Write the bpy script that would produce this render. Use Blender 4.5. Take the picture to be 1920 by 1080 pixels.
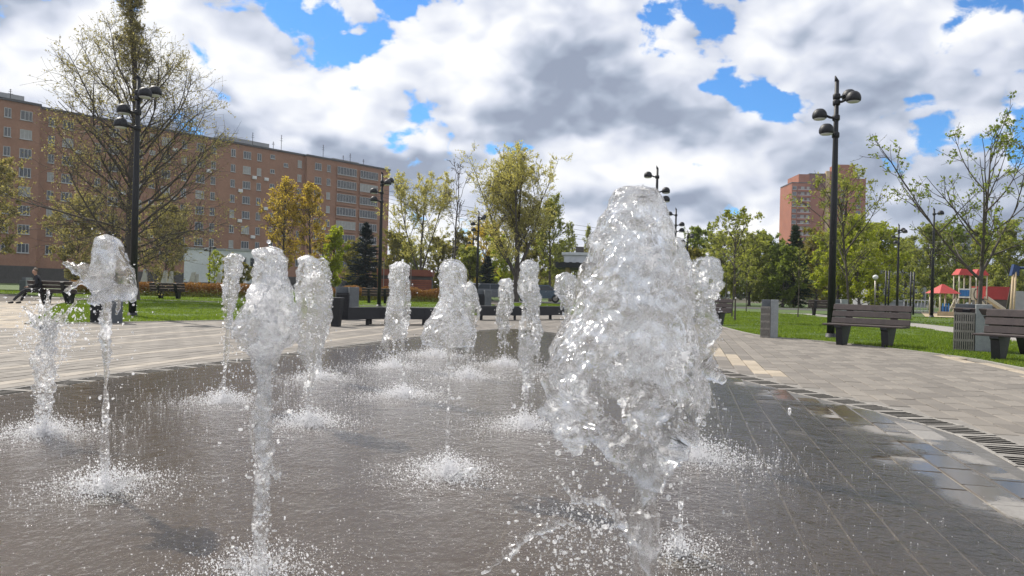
import bpy, math, random
import numpy as np
from mathutils import Vector, Matrix

for _o in list(bpy.data.objects):
    bpy.data.objects.remove(_o, do_unlink=True)
scene = bpy.context.scene
COL = scene.collection
R = math.radians

# ------------------------------------------------------------------ camera
FPX, EYE, ROLL, HOR = 1400.0, 1.0, R(1.5), 3.0     # focal length in photo pixels, eye height, roll, horizon offset
cam_data = bpy.data.cameras.new('camera')
cam = bpy.data.objects.new('camera', cam_data)
COL.objects.link(cam)
cam_data.sensor_width = 36.0
cam_data.lens = FPX / 1920.0 * 36.0
cam_data.clip_start = 0.05
cam_data.clip_end = 6000.0
cam.matrix_world = (Matrix.Translation((0, 0, EYE)) @ Matrix.Rotation(R(90) + HOR / FPX, 4, 'X')
                    @ Matrix.Rotation(ROLL, 4, 'Z'))
scene.camera = cam
scene.render.resolution_x, scene.render.resolution_y = 1024, 576
scene.render.engine = 'CYCLES'
cy = scene.cycles
cy.use_denoising = True
cy.max_bounces = 12
cy.transmission_bounces = 10
cy.transparent_max_bounces = 16
cy.glossy_bounces = 3
cy.diffuse_bounces = 2
cy.sample_clamp_indirect = 12.0
scene.view_settings.view_transform = 'Standard'
scene.view_settings.look = 'None'
scene.view_settings.exposure = 0.38
scene.view_settings.gamma = 1.0

# survey helpers: a photo pixel turned into a place on the ground, or into a point at a known depth
def uv(px, py):
    dx, dy = px - 960.0, py - 540.0
    c, s = math.cos(ROLL), math.sin(ROLL)
    return dx * c + dy * s, -dx * s + dy * c - HOR
def G(px, py):
    u, v = uv(px, py)
    d = FPX * EYE / v
    return (u / FPX * d, d)
def P(px, py, d):
    u, v = uv(px, py)
    return (u / FPX * d, d, EYE - v / FPX * d)

# ------------------------------------------------------------------ sky
SUN_EL, SUN_AZ = R(47.0), math.atan2(-0.72, 0.69)
sun_vec = Vector((math.cos(SUN_EL) * math.sin(SUN_AZ), math.cos(SUN_EL) * math.cos(SUN_AZ), math.sin(SUN_EL)))
world = bpy.data.worlds.new('World')
scene.world = world
world.use_nodes = True
wt = world.node_tree
wt.nodes.clear()

class NT:
    """small wrapper that adds nodes and returns their output sockets"""
    def __init__(self, tree):
        self.t = tree
    def node(self, kind, **kw):
        n = self.t.nodes.new(kind)
        for k, v in kw.items():
            setattr(n, k, v)
        return n
    def put(self, n, key, val):
        s = n.inputs[key]
        if isinstance(val, bpy.types.NodeSocket):
            self.t.links.new(val, s)
        else:
            s.default_value = val
    def math(self, op, a, b=0.0, c=None, clamp=False):
        n = self.node('ShaderNodeMath', operation=op, use_clamp=clamp)
        self.put(n, 0, a)
        if op not in ('ABSOLUTE', 'SQRT', 'ARCSINE', 'SINE', 'COSINE', 'FRACT', 'FLOOR'):
            self.put(n, 1, b)
        if c is not None:
            self.put(n, 2, c)
        return n.outputs[0]
    def vec(self, op, a, b=(0, 0, 0), scale=None):
        n = self.node('ShaderNodeVectorMath', operation=op)
        self.put(n, 0, a)
        if op not in ('LENGTH', 'NORMALIZE', 'SCALE'):
            self.put(n, 1, b)
        if scale is not None:
            self.put(n, 'Scale', scale)
        return n.outputs['Value'] if op in ('LENGTH', 'DOT_PRODUCT', 'DISTANCE') else n.outputs[0]
    def noise(self, vec, scale, detail=4.0, rough=0.5, lac=2.0, dist=0.0, color=False):
        n = self.node('ShaderNodeTexNoise')
        self.put(n, 'Vector', vec); self.put(n, 'Scale', scale); self.put(n, 'Detail', detail)
        self.put(n, 'Roughness', rough); self.put(n, 'Lacunarity', lac); self.put(n, 'Distortion', dist)
        return n.outputs['Color'] if color else n.outputs[0]
    def rng(self, v, a, b, c=0.0, d=1.0, smooth=False):
        n = self.node('ShaderNodeMapRange')
        if smooth:
            n.interpolation_type = 'SMOOTHSTEP'
        self.put(n, 0, v); self.put(n, 1, a); self.put(n, 2, b); self.put(n, 3, c); self.put(n, 4, d)
        return n.outputs[0]
    def ramp(self, v, stops, interp='LINEAR'):
        n = self.node('ShaderNodeValToRGB')
        n.color_ramp.interpolation = interp
        e = n.color_ramp.elements
        while len(e) < len(stops):
            e.new(0.5)
        for el, (p, c) in zip(e, stops):
            el.position = p; el.color = (*c, 1.0)
        self.put(n, 0, v)
        return n.outputs[0]
    def mixc(self, f, a, b, blend='MIX'):
        n = self.node('ShaderNodeMix', data_type='RGBA', blend_type=blend)
        for key, val in ((0, f), (6, a), (7, b)):
            if isinstance(val, tuple) and len(val) == 3:
                val = (*val, 1.0)
            self.put(n, key, val)
        return n.outputs[2]

W = NT(wt)
tc = W.node('ShaderNodeTexCoord')
D = tc.outputs['Generated']
sx = W.node('ShaderNodeSeparateXYZ'); W.put(sx, 0, D)
az = W.math('ARCTAN2', sx.outputs[0], sx.outputs[1])
el = W.math('ARCSINE', sx.outputs[2])
cb = W.node('ShaderNodeCombineXYZ'); W.put(cb, 0, az); W.put(cb, 1, el)
PAE = cb.outputs[0]
# cloud field: fractal noise over the direction sphere, flattened towards the horizon
Dz = W.vec('MULTIPLY', D, (1.0, 1.0, 1.55))
wrp = W.vec('SCALE', W.vec('SUBTRACT', W.noise(Dz, 9.0, 2.0, 0.5, color=True), (0.5, 0.5, 0.5)), scale=0.05)
Dw = W.vec('ADD', Dz, wrp)
FB_S = 3.3
Ls = Vector((sun_vec.x, sun_vec.y, sun_vec.z * 1.6)).normalized()
def billow(vec, scale, detail):
    n = W.node('ShaderNodeTexVoronoi', feature='F1', normalize=True)
    W.put(n, 'Vector', vec); W.put(n, 'Scale', scale); W.put(n, 'Detail', detail); W.put(n, 'Roughness', 0.55)
    return W.math('SUBTRACT', 1.0, n.outputs['Distance'])
f1 = W.noise(Dw, FB_S, 5.0, 0.5)
f2 = W.noise(W.vec('ADD', Dw, tuple(Ls * 0.08)), FB_S, 3.0, 0.5)
f3 = billow(Dw, 7.0, 3.0)
f4 = billow(W.vec('ADD', Dw, tuple(Ls * 0.028)), 7.0, 2.0)
wrp2 = W.vec('SCALE', W.vec('SUBTRACT', W.noise(Dz, 8.0, 3.0, 0.55, color=True), (0.5, 0.5, 0.5)), scale=0.12)
PB = W.vec('ADD', PAE, wrp2)

def ae(px, py):
    u, v = uv(px, py)
    x, z = u / FPX, -v / FPX
    return math.atan2(x, 1.0), math.atan(z / math.hypot(1.0, x))
def blob_sum(blobs):
    """cloud masses and gaps at their bearings: (px, py, half width, half height, weight)"""
    tot = None
    for (px, py, rx, ry, w) in blobs:
        a, e = ae(px, py)
        q = W.vec('MULTIPLY', W.vec('SUBTRACT', PB, (a, e, 0)), (FPX / rx, FPX / ry, 0))
        g = W.rng(W.vec('LENGTH', q), 1.45, 0.25, 0.0, w, True)
        tot = g if tot is None else W.math('ADD', tot, g)
    return tot
GAPS = [(605, 48, 85, 66, -.6), (520, 5, 60, 40, -.35), (790, 8, 90, 34, -.55), (1300, 20, 110, 36, -.5), (1230, 60, 50, 40, -.25),
        (1425, 185, 95, 34, -.5), (970, 262, 60, 20, -.45), (1848, 58, 72, 60, -.55), (1445, 355, 55, 45, -.3),
        (1310, 345, 50, 16, -.4), (1905, 275, 36, 50, -.45), (1385, 390, 50, 30, -.25), (1340, 60, 60, 40, -.2), (700, 60, 30, 30, -.2)]
DARK = [(1150, 190, 190, 70, .46), (1040, 120, 120, 70, .26), (480, 290, 170, 62, .62), (330, 250, 110, 60, .45), (1490, 285, 120, 45, .42),
        (60, 30, 110, 45, .35), (60, 160, 80, 40, .2), (1780, 385, 210, 75, .66), (830, 205, 110, 40, .3), (760, 300, 150, 45, .4), (1600, 200, 200, 80, .3),
        (1330, 385, 50, 40, .3), (650, 330, 150, 60, .4), (1150, 380, 200, 40, .22), (1290, 250, 120, 45, .3), (1700, 300, 140, 50, .25)]
LIGHT = [(960, 420, 1300, 50, .16), (200, 60, 120, 60, .25), (440, 140, 130, 60, .3), (640, 150, 110, 60, .3), (780, 90, 110, 70, .3), (1150, 30, 70, 40, .25), (1250, 110, 60, 60, .3),
         (1500, 110, 130, 70, .1), (1050, 310, 120, 45, .3), (1230, 330, 110, 45, .25), (890, 90, 60, 100, .3), (60, 95, 90, 45, .25), (1850, 170, 130, 70, .2),
         (800, 245, 110, 22, .3), (1130, 120, 30, 40, .25)]
gaps = blob_sum(GAPS); dark = blob_sum(DARK); light = blob_sum(LIGHT)
fine = W.noise(Dw, 24.0, 4.0, 0.6)
puff = W.math('SUBTRACT', f3, 0.74)
dens = W.math('ADD', W.math('MULTIPLY', W.math('SUBTRACT', f1, 0.5), 1.3), W.math('MULTIPLY', gaps, 0.9))
dens = W.math('ADD', dens, W.math('MULTIPLY', puff, 2.0))
dens = W.math('ADD', W.math('ADD', dens, W.rng(el, 0.05, 0.2, 0.58, 0.42)), W.math('MULTIPLY', W.math('SUBTRACT', fine, 0.5), 0.78))
cov = W.rng(dens, -0.02, 0.12, 0.0, 1.0, True)
relief = W.math('ADD', W.math('MULTIPLY', W.math('SUBTRACT', f1, f2), 2.6), W.math('MULTIPLY', W.math('SUBTRACT', f3, f4), 3.1))
relief = W.math('ADD', relief, W.math('MULTIPLY', W.math('SUBTRACT', fine, 0.5), 0.42))
bright = W.math('ADD', 0.68, relief)
bright = W.math('SUBTRACT', bright, W.math('MULTIPLY', dark, 1.1))
bright = W.math('ADD', bright, W.math('MULTIPLY', light, 1.0))
bright = W.math('ADD', bright, W.math('MULTIPLY', W.math('SUBTRACT', 0.3, dens), 0.25))
ccol = W.ramp(bright, [(0.0, (0.29, 0.34, 0.45)), (0.25, (0.41, 0.47, 0.59)), (0.55, (0.68, 0.72, 0.83)), (0.85, (0.90, 0.92, 0.97)), (1.0, (1.0, 1.0, 1.0))])
sky = W.node('ShaderNodeTexSky', sky_type='NISHITA')
sky.sun_disc = False
sky.sun_elevation = SUN_EL
sky.sun_rotation = SUN_AZ
sky.air_density = 1.0; sky.dust_density = 0.2; sky.ozone_density = 3.0
skyc = W.mixc(1.0, sky.outputs[0], (0.42, 0.88, 1.28), 'MULTIPLY')
bg1 = W.node('ShaderNodeBackground'); W.put(bg1, 0, skyc); W.put(bg1, 1, 0.095)
bg2 = W.node('ShaderNodeBackground'); W.put(bg2, 0, ccol); W.put(bg2, 1, 0.80)
mx = W.node('ShaderNodeMixShader'); W.put(mx, 0, cov)
wt.links.new(bg1.outputs[0], mx.inputs[1]); wt.links.new(bg2.outputs[0], mx.inputs[2])
wo = W.node('ShaderNodeOutputWorld')
wt.links.new(mx.outputs[0], wo.inputs[0])
world.cycles.sampling_method = 'MANUAL'
world.cycles.sample_map_resolution = 512

# ------------------------------------------------------------------ sun
sd = bpy.data.lights.new('sun', 'SUN')
sd.energy = 4.2
sd.angle = R(0.5)
sd.color = (1.0, 0.94, 0.85)
sun = bpy.data.objects.new('sun', sd)
COL.objects.link(sun)
sun.rotation_euler = sun_vec.to_track_quat('Z', 'Y').to_euler()
sun.location = (-30, 30, 60)
# ------------------------------------------------------------------ helpers
rng = np.random.default_rng(7)

def link(o, parent=None):
    COL.objects.link(o)
    if parent is not None:
        o.parent = parent
    return o
def tag(o, label=None, cat=None, group=None, kind=None):
    if label: o['label'] = label
    if cat: o['category'] = cat
    if group: o['group'] = group
    if kind: o['kind'] = kind
    return o
def thing(name, label, cat, loc=(0, 0, 0), rz=0.0, group=None):
    o = bpy.data.objects.new(name, None)
    o.empty_display_size = 0.2
    link(o)
    o.location = loc
    o.rotation_euler = (0, 0, rz)
    return tag(o, label, cat, group)
def mesh_np(name, V, F, mat=None, smooth=False):
    """mesh from an Nx3 array and a list of face arrays (Mx3 or Mx4)"""
    V = np.asarray(V, dtype=np.float32)
    F = [np.asarray(f, dtype=np.int32) for f in (F if isinstance(F, list) else [F]) if len(f)]
    me = bpy.data.meshes.new(name)
    me.vertices.add(len(V)); me.vertices.foreach_set('co', V.ravel())
    loops = np.concatenate([f.ravel() for f in F])
    tot = np.concatenate([np.full(len(f), f.shape[1], dtype=np.int32) for f in F])
    st = np.concatenate([[0], np.cumsum(tot)[:-1]]).astype(np.int32)
    me.loops.add(len(loops)); me.loops.foreach_set('vertex_index', loops)
    me.polygons.add(len(tot)); me.polygons.foreach_set('loop_start', st)
    me.polygons.foreach_set('loop_total', tot)
    me.polygons.foreach_set('use_smooth', np.full(len(tot), smooth, dtype=bool))
    me.update(calc_edges=True)
    me.validate()
    if mat is not None:
        me.materials.append(mat)
    return me
def obj(name, me, parent=None, loc=None, rz=None):
    o = link(bpy.data.objects.new(name, me), parent)
    if loc is not None: o.location = loc
    if rz is not None: o.rotation_euler = (0, 0, rz)
    return o

class MB:
    """collects boxes, prisms and tubes into one mesh"""
    def __init__(self):
        self.V, self.F, self.n = [], [], 0
    def add(self, V, F):
        V = [tuple(v) for v in V]
        self.V += V
        self.F += [tuple(i + self.n for i in f) for f in F]
        self.n += len(V)
        return self
    def box(self, x0, x1, y0, y1, z0, z1, b=0.0):
        if b <= 0:
            v = [(x0, y0, z0), (x1, y0, z0), (x1, y1, z0), (x0, y1, z0), (x0, y0, z1), (x1, y0, z1), (x1, y1, z1), (x0, y1, z1)]
            f = [(0, 3, 2, 1), (4, 5, 6, 7), (0, 1, 5, 4), (1, 2, 6, 5), (2, 3, 7, 6), (3, 0, 4, 7)]
            return self.add(v, f)
        def ring(i, z):
            a, c, d, e = x0 + i, x1 - i, y0 + i, y1 - i
            return [(a + b, d, z), (c - b, d, z), (c, d + b, z), (c, e - b, z), (c - b, e, z), (a + b, e, z), (a, e - b, z), (a, d + b, z)]
        rs = [ring(b, z0), ring(0, z0 + b), ring(0, z1 - b), ring(b, z1)]
        v = sum(rs, [])
        f = [tuple(range(7, -1, -1)), tuple(range(24, 32))]
        for k in range(3):
            for i in range(8):
                j = (i + 1) % 8
                f.append((k * 8 + i, k * 8 + j, k * 8 + 8 + j, k * 8 + 8 + i))
        return self.add(v, f)
    def prism(self, pts, y0, y1):
        """outline in x,z pushed along y"""
        n = len(pts)
        v = [(x, y0, z) for x, z in pts] + [(x, y1, z) for x, z in pts]
        f = [tuple(range(n)), tuple(range(2 * n - 1, n - 1, -1))]
        f += [(i, n + i, n + (i + 1) % n, (i + 1) % n) for i in range(n)]
        return self.add(v, f)
    def slab(self, pts, z0, z1):
        """outline in x,y pushed along z"""
        n = len(pts)
        v = [(x, y, z0) for x, y in pts] + [(x, y, z1) for x, y in pts]
        f = [tuple(range(n - 1, -1, -1)), tuple(range(n, 2 * n))]
        f += [(i, (i + 1) % n, n + (i + 1) % n, n + i) for i in range(n)]
        return self.add(v, f)
    def tube(self, pts, rad, sides=8, caps=True):
        pts = [Vector(p) for p in pts]
        if not hasattr(rad, '__len__'): rad = [rad] * len(pts)
        v, f = [], []
        up = Vector((0, 0, 1))
        for i, p in enumerate(pts):
            t = (pts[min(i + 1, len(pts) - 1)] - pts[max(i - 1, 0)]).normalized()
            ref = up if abs(t.z) < 0.95 else Vector((1, 0, 0))
            a = t.cross(ref).normalized(); b = t.cross(a)
            for k in range(sides):
                an = 2 * math.pi * k / sides
                v.append(p + (a * math.cos(an) + b * math.sin(an)) * rad[i])
        for i in range(len(pts) - 1):
            for k in range(sides):
                k2 = (k + 1) % sides
                f.append((i * sides + k, i * sides + k2, (i + 1) * sides + k2, (i + 1) * sides + k))
        if caps:
            f.append(tuple(range(sides - 1, -1, -1)))
            f.append(tuple(range((len(pts) - 1) * sides, len(pts) * sides)))
        return self.add(v, f)
    def lathe(self, prof, c=(0, 0, 0), sides=20, axis=None):
        """profile of (r, z) spun about z"""
        v, f = [], []
        for r, z in prof:
            for k in range(sides):
                an = 2 * math.pi * k / sides
                v.append((c[0] + r * math.cos(an), c[1] + r * math.sin(an), c[2] + z))
        for i in range(len(prof) - 1):
            for k in range(sides):
                k2 = (k + 1) % sides
                f.append((i * sides + k, i * sides + k2, (i + 1) * sides + k2, (i + 1) * sides + k))
        f.append(tuple(range(sides - 1, -1, -1)))
        f.append(tuple(range((len(prof) - 1) * sides, len(prof) * sides)))
        return self.add(v, f)
    def mesh(self, name, mat, smooth=False):
        me = bpy.data.meshes.new(name)
        me.from_pydata(self.V, [], self.F)
        me.update()
        if mat is not None: me.materials.append(mat)
        if smooth:
            me.polygons.foreach_set('use_smooth', [len(p.vertices) <= 4 for p in me.polygons])
            me.update()
        return me
    def build(self, name, mat, parent=None, smooth=False, loc=None, rz=None):
        return obj(name, self.mesh(name, mat, smooth), parent, loc, rz)

def copy_tree(o, parent=None):
    c = o.copy()
    COL.objects.link(c)
    c.parent = parent
    for ch in list(o.children):
        copy_tree(ch, c)
    return c

# numpy value noise
def _hash(ix, iy, iz, seed):
    h = (ix * 374761393 + iy * 668265263 + iz * 2147483647 + seed * 1274126177) & 0xFFFFFFFF
    h = ((h ^ (h >> 13)) * 1274126177) & 0xFFFFFFFF
    return ((h ^ (h >> 16)) & 0xFFFF) / 65535.0
def vnoise(p, seed=0):
    p = np.asarray(p, dtype=np.float64)
    i = np.floor(p).astype(np.int64); f = p - i
    f = f * f * f * (f * (f * 6 - 15) + 10)
    x, y, z = i[..., 0], i[..., 1], i[..., 2]
    fx, fy, fz = f[..., 0], f[..., 1], f[..., 2]
    def L(a, b, t): return a + (b - a) * t
    c = [[[_hash(x + a, y + b, z + d, seed) for d in (0, 1)] for b in (0, 1)] for a in (0, 1)]
    r = L(L(L(c[0][0][0], c[1][0][0], fx), L(c[0][1][0], c[1][1][0], fx), fy),
          L(L(c[0][0][1], c[1][0][1], fx), L(c[0][1][1], c[1][1][1], fx), fy), fz)
    return r * 2 - 1
def fbm(p, octv=3, seed=0, gain=0.5):
    p = np.asarray(p, dtype=np.float64)
    t, a = 0, 1.0
    for k in range(octv):
        t = t + a * vnoise(p * (2.03 ** k) + 17.3 * k, seed + k * 31)
        a *= gain
    return t

# ------------------------------------------------------------------ materials
def new_mat(name):
    m = bpy.data.materials.new(name)
    m.use_nodes = True
    m.node_tree.nodes.clear()
    n = NT(m.node_tree)
    out = n.node('ShaderNodeOutputMaterial')
    return m, n, out
def geo_pos(n):
    return n.node('ShaderNodeNewGeometry').outputs['Position']
def surf(name, col, rough=0.7, col2=None, scale=3.0, detail=5.0, bump=0.0, bscale=None, metal=0.0, spec=0.5, objsp=False, rand=0.0, coat=0.0):
    """principled surface with a noisy blend of two real colours and a fine bump"""
    m, n, out = new_mat(name)
    b = n.node('ShaderNodeBsdfPrincipled')
    pos = n.node('ShaderNodeTexCoord').outputs['Object'] if objsp else geo_pos(n)
    col2 = col2 or tuple(c * 0.72 for c in col)
    f = n.noise(pos, scale, detail, 0.6)
    c = n.mixc(n.rng(f, 0.32, 0.68), col2, col)
    f2 = n.noise(pos, scale * 9.0, 3.0, 0.6)
    c = n.mixc(n.rng(f2, 0.3, 0.75, 0.0, 0.35), c, tuple(x * 0.6 for x in col2))
    if rand:
        g = n.node('ShaderNodeNewGeometry').outputs['Random Per Island']
        oi = n.node('ShaderNodeObjectInfo').outputs['Random']
        rr = n.math('FRACT', n.math('ADD', g, oi))
        c = n.mixc(1.0, c, n.ramp(rr, [(0, (1 - rand,) * 3), (1, (1 + rand * 0.6,) * 3)]), 'MULTIPLY')
    n.put(b, 'Base Color', c)
    n.put(b, 'Roughness', n.rng(f2, 0.2, 0.8, max(0.02, rough - 0.12), min(1.0, rough + 0.12)))
    n.put(b, 'Metallic', metal); n.put(b, 'Specular IOR Level', spec)
    if coat: n.put(b, 'Coat Weight', coat)
    if bump:
        bp = n.node('ShaderNodeBump'); n.put(bp, 'Strength', bump); n.put(bp, 'Distance', 0.01)
        n.put(bp, 'Height', n.noise(pos, bscale or scale * 20, 4.0, 0.6))
        m.node_tree.links.new(bp.outputs[0], b.inputs['Normal'])
    m.node_tree.links.new(b.outputs[0], out.inputs[0])
    return m
def leaf_mat(name, c1, c2, trans=0.45):
    m, n, out = new_mat(name)
    g = n.node('ShaderNodeNewGeometry').outputs['Random Per Island']
    pos = geo_pos(n)
    f = n.math('ADD', n.math('MULTIPLY', g, 0.6), n.math('MULTIPLY', n.rng(n.noise(pos, 0.8, 2.0), 0.3, 0.7), 0.4))
    c = n.mixc(f, c1, c2)
    d = n.node('ShaderNodeBsdfPrincipled'); n.put(d, 'Base Color', c); n.put(d, 'Roughness', 0.55); n.put(d, 'Specular IOR Level', 0.3)
    t = n.node('ShaderNodeBsdfTranslucent'); n.put(t, 'Color', n.mixc(1.0, c, (1.35, 1.3, 0.7), 'MULTIPLY'))
    mx = n.node('ShaderNodeMixShader'); n.put(mx, 0, trans)
    m.node_tree.links.new(d.outputs[0], mx.inputs[1]); m.node_tree.links.new(t.outputs[0], mx.inputs[2])
    m.node_tree.links.new(mx.outputs[0], out.inputs[0])
    return m

M = {}
M['black_metal'] = surf('black_metal', (0.014, 0.016, 0.020), 0.55, (0.009, 0.010, 0.013), 8.0, bump=0.1, spec=0.5)
M['black_stone'] = surf('black_stone', (0.020, 0.021, 0.027), 0.6, (0.013, 0.014, 0.018), 6.0, bump=0.15)
M['concrete'] = surf('concrete', (0.34, 0.36, 0.36), 0.8, (0.25, 0.265, 0.27), 5.0, bump=0.25, bscale=90)
M['concrete_dark'] = surf('concrete_dark', (0.15, 0.165, 0.175), 0.75, (0.10, 0.11, 0.12), 5.0, bump=0.2, bscale=90)
M['pale_stone'] = surf('pale_stone', (0.55, 0.54, 0.48), 0.8, (0.38, 0.37, 0.33), 4.0, bump=0.4, bscale=30)
M['steel'] = surf('steel', (0.36, 0.34, 0.31), 0.42, (0.25, 0.23, 0.2), 20.0, metal=0.75, bump=0.1)
M['wood_dark'] = surf('wood_dark', (0.078, 0.058, 0.054), 0.7, (0.05, 0.038, 0.037), 9.0, bump=0.3, bscale=70, rand=0.25)
M['bark'] = surf('bark', (0.115, 0.098, 0.082), 0.9, (0.065, 0.055, 0.047), 6.0, bump=0.5, bscale=40)
M['bark_pale'] = surf('bark_pale', (0.15, 0.135, 0.115), 0.9, (0.08, 0.07, 0.06), 6.0, bump=0.4, bscale=40)
M['brick'] = surf('brick_wall', (0.35, 0.192, 0.125), 0.85, (0.275, 0.148, 0.097), 0.35, 6.0, bump=0.2, bscale=12)
M['brick_tower'] = surf('brick_tower', (0.36, 0.125, 0.06), 0.85, (0.29, 0.095, 0.045), 0.2, 5.0)
M['brick_yellow'] = surf('brick_yellow', (0.56, 0.40, 0.22), 0.85, (0.48, 0.33, 0.17), 0.3, 5.0)
M['brick_maroon'] = surf('brick_maroon', (0.20, 0.075, 0.06), 0.85, (0.16, 0.06, 0.05), 0.3, 5.0)
M['white_paint'] = surf('white_paint', (0.74, 0.75, 0.74), 0.5, (0.64, 0.65, 0.64), 2.0)
M['window_frame'] = surf('window_frame', (0.50, 0.51, 0.50), 0.5, (0.42, 0.43, 0.42), 2.0)
M['white_render'] = surf('white_render', (0.66, 0.68, 0.70), 0.85, (0.55, 0.57, 0.59), 0.5)
M['grey_panel'] = surf('grey_panel', (0.36, 0.37, 0.37), 0.8, (0.28, 0.29, 0.3), 0.4)
M['plinth'] = surf('plinth', (0.085, 0.08, 0.075), 0.85, (0.06, 0.055, 0.05), 0.5)
M['roof_felt'] = surf('roof_felt', (0.12, 0.12, 0.125), 0.85, (0.08, 0.08, 0.085), 0.5)
M['glass'] = surf('window_glass', (0.035, 0.045, 0.055), 0.06, (0.02, 0.028, 0.036), 0.7, spec=0.8)
M['curtain'] = surf('curtain_cloth', (0.42, 0.42, 0.40), 0.8, (0.30, 0.30, 0.29), 2.0)
M['red'] = surf('red_plastic', (0.50, 0.045, 0.035), 0.55, (0.40, 0.035, 0.03), 3.0)
M['red_dull'] = surf('red_cladding', (0.36, 0.03, 0.03), 0.6, (0.28, 0.025, 0.025), 1.0)
M['blue'] = surf('blue_plastic', (0.03, 0.21, 0.55), 0.45, (0.025, 0.17, 0.45), 3.0)
M['navy'] = surf('navy_plastic', (0.02, 0.05, 0.16), 0.45, (0.015, 0.04, 0.12), 3.0)
M['cream'] = surf('cream_plastic', (0.62, 0.57, 0.44), 0.5, (0.52, 0.47, 0.36), 3.0)
M['pale_wood'] = surf('pale_wood', (0.52, 0.40, 0.24), 0.6, (0.42, 0.31, 0.18), 8.0, bump=0.2)
M['rust_wood'] = surf('rust_wood', (0.26, 0.085, 0.045), 0.7, (0.19, 0.06, 0.035), 2.0, rand=0.15)
M['rubber'] = surf('rubber', (0.02, 0.02, 0.021), 0.8)
M['sand'] = surf('sand', (0.46, 0.37, 0.24), 0.95, (0.38, 0.30, 0.19), 1.5, bump=0.3, bscale=30)
M['asphalt'] = surf('asphalt', (0.085, 0.082, 0.08), 0.9, (0.06, 0.058, 0.056), 1.2, bump=0.3, bscale=60)
M['path'] = surf('path_gravel', (0.33, 0.31, 0.28), 0.9, (0.26, 0.245, 0.22), 1.2, bump=0.3, bscale=60)
M['kerb'] = surf('kerb_stone', (0.36, 0.34, 0.30), 0.85, (0.28, 0.265, 0.235), 2.0, bump=0.2)
M['soil'] = surf('soil', (0.085, 0.078, 0.04), 0.95, (0.055, 0.05, 0.028), 0.5, bump=0.4, bscale=10)
M['turf'] = surf('turf_soil', (0.085, 0.135, 0.022), 0.95, (0.05, 0.085, 0.015), 0.9, 6.0, bump=0.6, bscale=25)
M['blade'] = leaf_mat('grass_blade', (0.095, 0.165, 0.018), (0.185, 0.25, 0.04), 0.5)
M['leaf_spring'] = leaf_mat('leaf_spring', (0.40, 0.39, 0.15), (0.56, 0.52, 0.24), 0.58)
M['leaf_bud'] = leaf_mat('leaf_bud', (0.22, 0.20, 0.10), (0.38, 0.345, 0.17), 0.52)
M['leaf_gold'] = leaf_mat('leaf_gold', (0.42, 0.32, 0.06), (0.55, 0.43, 0.11), 0.58)
M['leaf_lime'] = leaf_mat('leaf_lime', (0.26, 0.33, 0.03), (0.40, 0.43, 0.055), 0.55)
M['leaf_green'] = leaf_mat('leaf_green', (0.12, 0.17, 0.03), (0.23, 0.28, 0.06), 0.52)
M['leaf_mid'] = leaf_mat('leaf_mid', (0.20, 0.235, 0.06), (0.33, 0.35, 0.11), 0.54)
M['leaf_wood'] = leaf_mat('leaf_wood', (0.16, 0.155, 0.035), (0.28, 0.255, 0.06), 0.5)
M['needle_blue'] = leaf_mat('needle_blue', (0.014, 0.026, 0.03), (0.035, 0.055, 0.06), 0.12)
M['needle_green'] = leaf_mat('needle_green', (0.016, 0.038, 0.016), (0.04, 0.075, 0.026), 0.15)
M['hedge_rust'] = leaf_mat('hedge_rust', (0.20, 0.085, 0.035), (0.30, 0.17, 0.05), 0.35)
M['cable'] = surf('cable', (0.05, 0.05, 0.055), 0.6)
M['skin'] = surf('skin', (0.46, 0.27, 0.19), 0.55, (0.42, 0.24, 0.17), 20)
M['hair'] = surf('hair', (0.16, 0.11, 0.065), 0.6, (0.10, 0.07, 0.04), 60)
M['cloth_dark'] = surf('cloth_dark', (0.022, 0.024, 0.032), 0.85, (0.014, 0.015, 0.02), 12)
M['cloth_trouser'] = surf('cloth_trouser', (0.03, 0.032, 0.036), 0.85, (0.02, 0.02, 0.024), 12)
# ------------------------------------------------------------------ ground, plaza, paving
def sheet(name, pts, z, mat, kind='structure', label=None, cat=None):
    me = bpy.data.meshes.new(name)
    me.from_pydata([(x, y, z) for x, y in pts], [], [tuple(range(len(pts)))])
    me.update(); me.materials.append(mat)
    if me.polygons[0].normal.z < 0: me.flip_normals()
    return tag(obj(name, me), label, cat, kind=kind)
def catmull(pts, n=8, closed=False):
    pts = [np.array(p, float) for p in pts]
    out, N = [], len(pts)
    rngi = range(N) if closed else range(N - 1)
    for i in rngi:
        g = (lambda k: pts[k % N]) if closed else (lambda k: pts[min(max(k, 0), N - 1)])
        p0, p1, p2, p3 = g(i - 1), g(i), g(i + 1), g(i + 2)
        for k in range(n):
            t = k / n
            out.append(0.5 * (2 * p1 + (p2 - p0) * t + (2 * p0 - 5 * p1 + 4 * p2 - p3) * t * t + (3 * p1 - p0 - 3 * p2 + p3) * t ** 3))
    if not closed: out.append(pts[-1])
    return np.array(out)
def inside(q, poly):
    q = np.atleast_2d(q); x, y = q[:, 0], q[:, 1]
    r = np.zeros(len(q), bool); n = len(poly); j = n - 1
    for i in range(n):
        xi, yi, xj, yj = poly[i][0], poly[i][1], poly[j][0], poly[j][1]
        c = ((yi > y) != (yj > y)) & (x < (xj - xi) * (y - yi) / (yj - yi + 1e-12) + xi)
        r ^= c; j = i
    return r
def poly_dist(q, poly):
    q = np.atleast_2d(q)
    a = np.asarray(poly); b = np.roll(a, -1, axis=0)
    ab = b - a
    t = np.clip(((q[:, None, :] - a[None]) * ab[None]).sum(-1) / ((ab ** 2).sum(-1)[None] + 1e-12), 0, 1)
    c = a[None] + t[..., None] * ab[None]
    return np.sqrt(((q[:, None, :] - c) ** 2).sum(-1)).min(1)

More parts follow.
